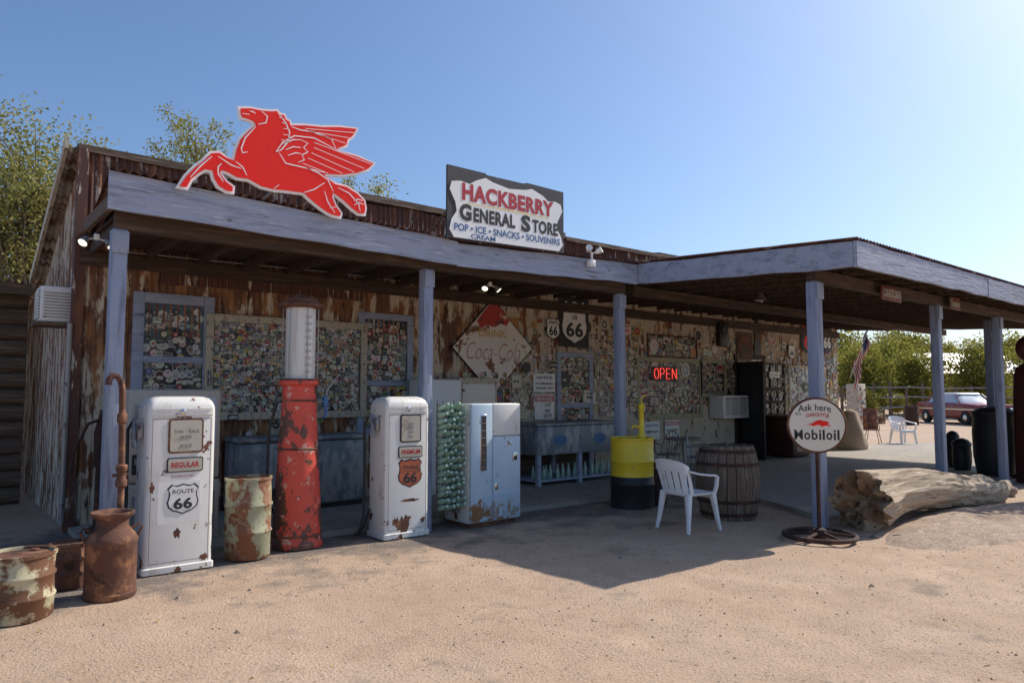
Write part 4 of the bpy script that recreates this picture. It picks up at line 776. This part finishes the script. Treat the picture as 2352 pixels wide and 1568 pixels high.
q=PD(2285,1000,13.6);bin_((q.x,q.y,.05),.36,1.15,'large black trash barrel with domed lid')
q=PD(2208,1010,14.5);bin_((q.x,q.y,.05),.17,.5,'small black pot beside the trash barrel')
q=PD(2188,1010,15);bin_((q.x,q.y,.05),.12,.62,'small black pot beside the trash barrel')
# lamps
def flood(p,label,rz=0):
    T=thing('flood_light',label,'lamp',p,rz);T.scale=(.7,.7,.7);mb=MB();mb.box(-.03,.03,-.03,.03,-.02,.06,m_white,.005);mb.tube([(-.03,0,0),(-.12,-.03,-.03)],.01,m_white,6);mb.tube([(.03,0,0),(.12,-.03,-.03)],.01,m_white,6);mb.obj('bracket',T)
    for s in (-1,1):
        mb=MB();mb.M=Matrix.Translation((s*.15,-.05,-.06))@Matrix.Rotation(math.radians(s*-35),4,'Y')@Matrix.Rotation(math.radians(-25),4,'X');mb.lathe([(.025,.08),(.04,.04),(.065,-.03),(.065,-.04)],m_steel,16)
        mb.lathe([(.058,-.0405),(.05,-.05),(.001,-.055)],m_lamp,16);mb.obj('lamp_head',T)
flood(PY(222,548,7.6),'twin white flood light lit under the porch');flood(PY(1125,655,7.6),'twin white flood light lit under the porch')
q=PY(1748,690,6.5);T=thing('pendant_lamp','small bell shaped pendant lamp under canopy','lamp',q);MB().lathe([(.02,.18),(.03,.12),(.09,.02),(.10,0)],m_steel,18,cap=False).obj('shade',T);mb=MB();mb.lathe([(.03,-.03),(.035,.0),(.02,.05)],m_dial,12);mb.tube([(0,0,.18),(0,0,.5)],.006,m_blk,6);mb.obj('bulb',T)
q=PY(1362,590,6.86);T=thing('security_light','white twin sensor lights clamped on fascia','lamp',(q.x,6.86,q.z));T.scale=(.8,.8,.8)
mb=MB();mb.box(-.07,.07,0,.09,-.17,-.05,m_white,.01);mb.tube([(0,.03,-.05),(0,.03,.08)],.02,m_white,8);mb.obj('junction_box',T)
for s in (-1,1): mb=MB();mb.tube([(0,.03,.06),(s*.1,-.01,.10)],.012,m_white,6);mb.M=Matrix.Translation((s*.13,-.03,.12))@Matrix.Rotation(math.radians(60),4,'X')@Matrix.Rotation(s*.5,4,'Y');mb.lathe([(.02,-.08),(.045,-.03),(.06,.04),(.058,.045),(.01,.03)],m_white,16);mb.obj('lamp_head',T)
# flag
T=thing('flag','striped flag hanging from an angled pole','flag',(20.1,9.5,0))
mb=MB();mb.tube([(0,0,2.0),(.5,-.35,3.45)],.014,m_white,8);mb.obj('pole',T)
mb=MB();nx,nz_=13,14
fr=[(.7,.7,.7),(.5,.04,.05)]
def fp(a,b): t=a/nx;s=b/nz_;return (.48-.42*t+.02*math.sin(s*6),-.33+.28*t+.05*math.sin(s*5+t*9),3.4-1.15*t-.9*s*(.55+.45*t)*(1-.2*t))
for i in range(nx):
    for j in range(nz_):
        c=(.04,.07,.22) if (i<6 and j<6) else fr[i%2]
        mb.add([fp(i,j),fp(i+1,j),fp(i+1,j+1),fp(i,j+1)],[(0,1,2,3)],m_stk,c)
mb.obj('cloth',T)
# ================================================================ background yard
T=thing('parked_car','faded red vintage sedan with chrome front','car')
q=PZ(2215,972);T.location=(q.x,q.y,0);T.rotation_euler=(0,0,math.radians(-38))
def sec(y,w,z0,z1,r): return [(x,y,(z0+z1)/2+z) for x,z in rr(w,z1-z0,r,4)]
mb=MB();mb.rings([sec(-2.6,1.75,.45,.85,.12),sec(-2.5,1.92,.32,.98,.16),sec(-1.2,1.98,.28,1.06,.16),sec(0,2.0,.28,1.06,.14),sec(1.4,2.0,.28,1.08,.14),sec(2.5,1.9,.35,1.05,.14),sec(2.7,1.7,.5,.95,.1)],m_carr);mb.obj('body',T)
mb=MB();mb.rings([[(x,y,1.04) for x,y in rr(1.7,2.9,.3,4,0,.45)],[(x,y,1.5) for x,y in rr(1.35,1.9,.3,4,0,.5)]],m_paneb);mb.obj('window',T)
mb=MB();mb.rings([[(x,y,1.50) for x,y in rr(1.42,2.0,.3,4,0,.5)],[(x,y,1.57) for x,y in rr(1.3,1.8,.3,4,0,.5)]],m_white)
for sx in (-1,1):
    for y0,y1 in ((-.98,-.43),(1.88,1.43)): mb.tube([(sx*.83,y0,1.05),(sx*.66,y1,1.5)],.03,m_carr,6)
mb.obj('roof',T)
mb=MB();mb.box(-.98,.98,-2.78,-2.66,.38,.56,m_chr,.04);mb.box(-.75,.75,-2.66,-2.58,.6,.82,m_chr,.02);mb.obj('bumper',T)
for s in (-1,1):
    mb=MB();mb.box(s*1.0-.01,s*1.0+.01,-2.3,2.3,.72,.78,m_chr);mb.obj('side_trim',T)
    mb=MB();mb.M=Matrix.Translation((s*.72,-2.56,.80))@Matrix.Rotation(math.radians(90),4,'X');mb.lathe([(.1,0),(.11,.06),(.08,.09)],m_chr,14);mb.obj('headlight',T)
    for y in (-1.6,1.6):
        mb=MB();mb.M=Matrix.Translation((s*.93,y,.34))@Matrix.Rotation(math.radians(90),4,'Y');mb.lathe([(.2,-.1),(.33,-.1),(.35,-.06),(.35,.06),(.33,.1),(.2,.1)],m_tyre,20);mb.lathe([(.2,.09*s),(.05,.12*s)],m_chr,14);mb.obj('wheel',T)
T=thing('yard_fence','weathered post and rail yard fence','fence')
a=PZ(1935,962);b=PZ(2420,962)
for i in range(14): p=a.lerp(b,i/13);mb=MB();mb.tube([(p.x,p.y,0),(p.x+U(-.05,.05),p.y,2.0+U(-.3,.3))],.09,m_lwood,8);mb.obj('fence_post',T)
for z in (.7,1.3,1.85): mb=MB();mb.tube([(a.lerp(b,i/9).x,a.lerp(b,i/9).y-.08,z+U(-.06,.06)) for i in range(10)],.045,m_steel,6);mb.obj('rail',T)
T=thing('sticker_pillar','stubby pillar plastered with stickers at yard edge','post');q=PZ(1968,975);T.location=(q.x,q.y,0)
mb=MB();mb.box(-.4,.4,-.3,.3,0,2.0,m_cream,.03);mb.obj('pillar',T);mb=MB();stickers(mb,-.4,.4,.2,1.9,-.31,.2,.2,.8);mb.obj('stickers',T,kind='stuff')
for i,(u,v,r,h,mt,lb) in enumerate(((2000,985,.3,.9,m_rust,'rusty drum standing out in the yard'),(2095,975,.3,.9,m_dirust,'dark rusty drum standing out in the yard'),(2022,972,.25,.7,m_rustc,'cream rusty drum standing out in the yard'))):
    q=PZ(u,v);drum('steel_drum',(q.x,q.y,0),r,h,mt,lb)
q=PD(2200,850,52);T=thing('far_shack','small brown shack beyond the yard fence','shed',(q.x,q.y,0),math.radians(-40))
mb=MB();mb.box(-3,3,-2,2,0,3,m_lwood);mb.obj('wall',T);mb=MB();mb.add([(-3.3,-2.4,2.9),(3.3,-2.4,2.9),(3.3,0,4.4),(-3.3,0,4.4),(3.3,2.4,2.9),(-3.3,2.4,2.9)],[(0,1,2,3),(3,2,4,5),(0,3,5),(1,4,2)],m_steel);mb.obj('roof',T);mb=MB();mb.box(-.6,.6,-2.03,-2.005,1,2,m_pane);mb.obj('window',T)
mb=MB();vs=[];n=90
for i in range(n+1):
    a=math.radians(-30+150*i/n);r=520;h=9+14*(.5+noise.noise(Vector((i*.13,0,3))))
    vs+=[(r*math.sin(a),r*math.cos(a),-2),((r+60)*math.sin(a),(r+60)*math.cos(a),h)]
mb.add(vs,[(2*i,2*i+2,2*i+3,2*i+1) for i in range(n)],mat('hill_scrub',(.16,.14,.10),rough=1,bump=0));mb.obj('hills',kind='structure',recalc=False)
# ================================================================ trees
def tree(name,label,base,H,cz,rad,rz_,nleaf,ls,lm,seed,tr=.14,clus=70,parentgroup=None,cs=1):
    random.seed(seed);T=thing(name,label,'tree',base,group=parentgroup);mb=MB();lb=MB();tips=[]
    tp=[Vector((0,0,0))]
    for i in range(1,7): tp.append(Vector((U(-.12,.12)*i*.5,U(-.12,.12)*i*.5,cz*i/6)))
    mb.tube(tp,[tr*(1-.1*i) for i in range(7)],m_bark,9)
    for k in range(clus):
        while 1:
            d=Vector((U(-1,1),U(-1,1),U(-1,1)))
            if .25<d.length<1: break
        f=.75+.45*noise.noise(d*1.7+Vector((seed,0,0)));e=Vector((d.x*rad*f,d.y*rad*f,cz+d.z*rz_*f));s=tp[random.randint(3,6)]
        m_=s.lerp(e,.5)+Vector((U(-.2,.2),U(-.2,.2),U(0,.3)));mb.tube([s,m_,e],[tr*.28,tr*.16,.008],m_bark,5);tips.append((m_,e))
    per=nleaf//clus
    for m_,e in tips:
        cr=rad*U(.07,.19)*cs
        for i in range(per):
            p=(m_.lerp(e,U(.3,1.08)) if R()<.5 else e)+Vector((random.gauss(0,cr),random.gauss(0,cr),random.gauss(0,cr*.8)))
            a=Vector((U(-1,1),U(-1,1),U(-1,1))).normalized();b=a.cross(Vector((U(-1,1),U(-1,1),U(-1,1)))).normalized();s=ls*U(.6,1.3)
            lb.add([p-a*s,p+b*s*.5,p+a*s,p-b*s*.5],[(0,1,2,3)],lm)
    mb.obj('trunk',T);lb.obj('crown',T,recalc=False);return T
def tp_(u,D): q=PD(u,900,D);return (q.x,q.y,0)
tree('elm_tree','tall airy olive green tree behind the log shed',tp_(58,19),9,6.4,3.3,3.1,24000,.06,m_leaf,3,.16,130)
tree('elm_tree','sparse thin tree top showing over the roof',tp_(410,22),10,8.6,1.7,2.1,5200,.052,m_leafy,5,.1,50)
tree('elm_tree','sparse thin tree top showing over the roof',tp_(815,23),7,7.9,1.5,1.2,3200,.052,m_leafy,8,.1,36)
tree('elm_tree','small tree tip showing behind the name board',tp_(1008,23),6.5,7.0,.9,1.0,1300,.052,m_leaf,9,.08,20)
tree('elm_tree','slim tree casting dappled shade near the log',(16.1,2.55,0),6,4.2,1.2,.9,2600,.06,m_leaf,21,.09,40,cs=.8)
t0=tree('yard_tree','bushy yellow green tree beyond the yard fence',tp_(1975,48),5,2.9,2.6,2.4,7500,.11,m_leafy,11,.14,60,'trees beyond the yard fence')
for i,(u,D,s) in enumerate(((2045,52,1.15),(2105,48,.9),(2165,70,1.4),(2255,46,1.0),(2310,56,1.25),(1920,60,1.4),(2400,50,1.1),(1850,70,1.4),(2075,75,1.7),(1990,43,.35),(2060,44,.3),(2290,44,.4),(2020,46,.4))): dup(t0,tp_(u,D),i*1.1,s)
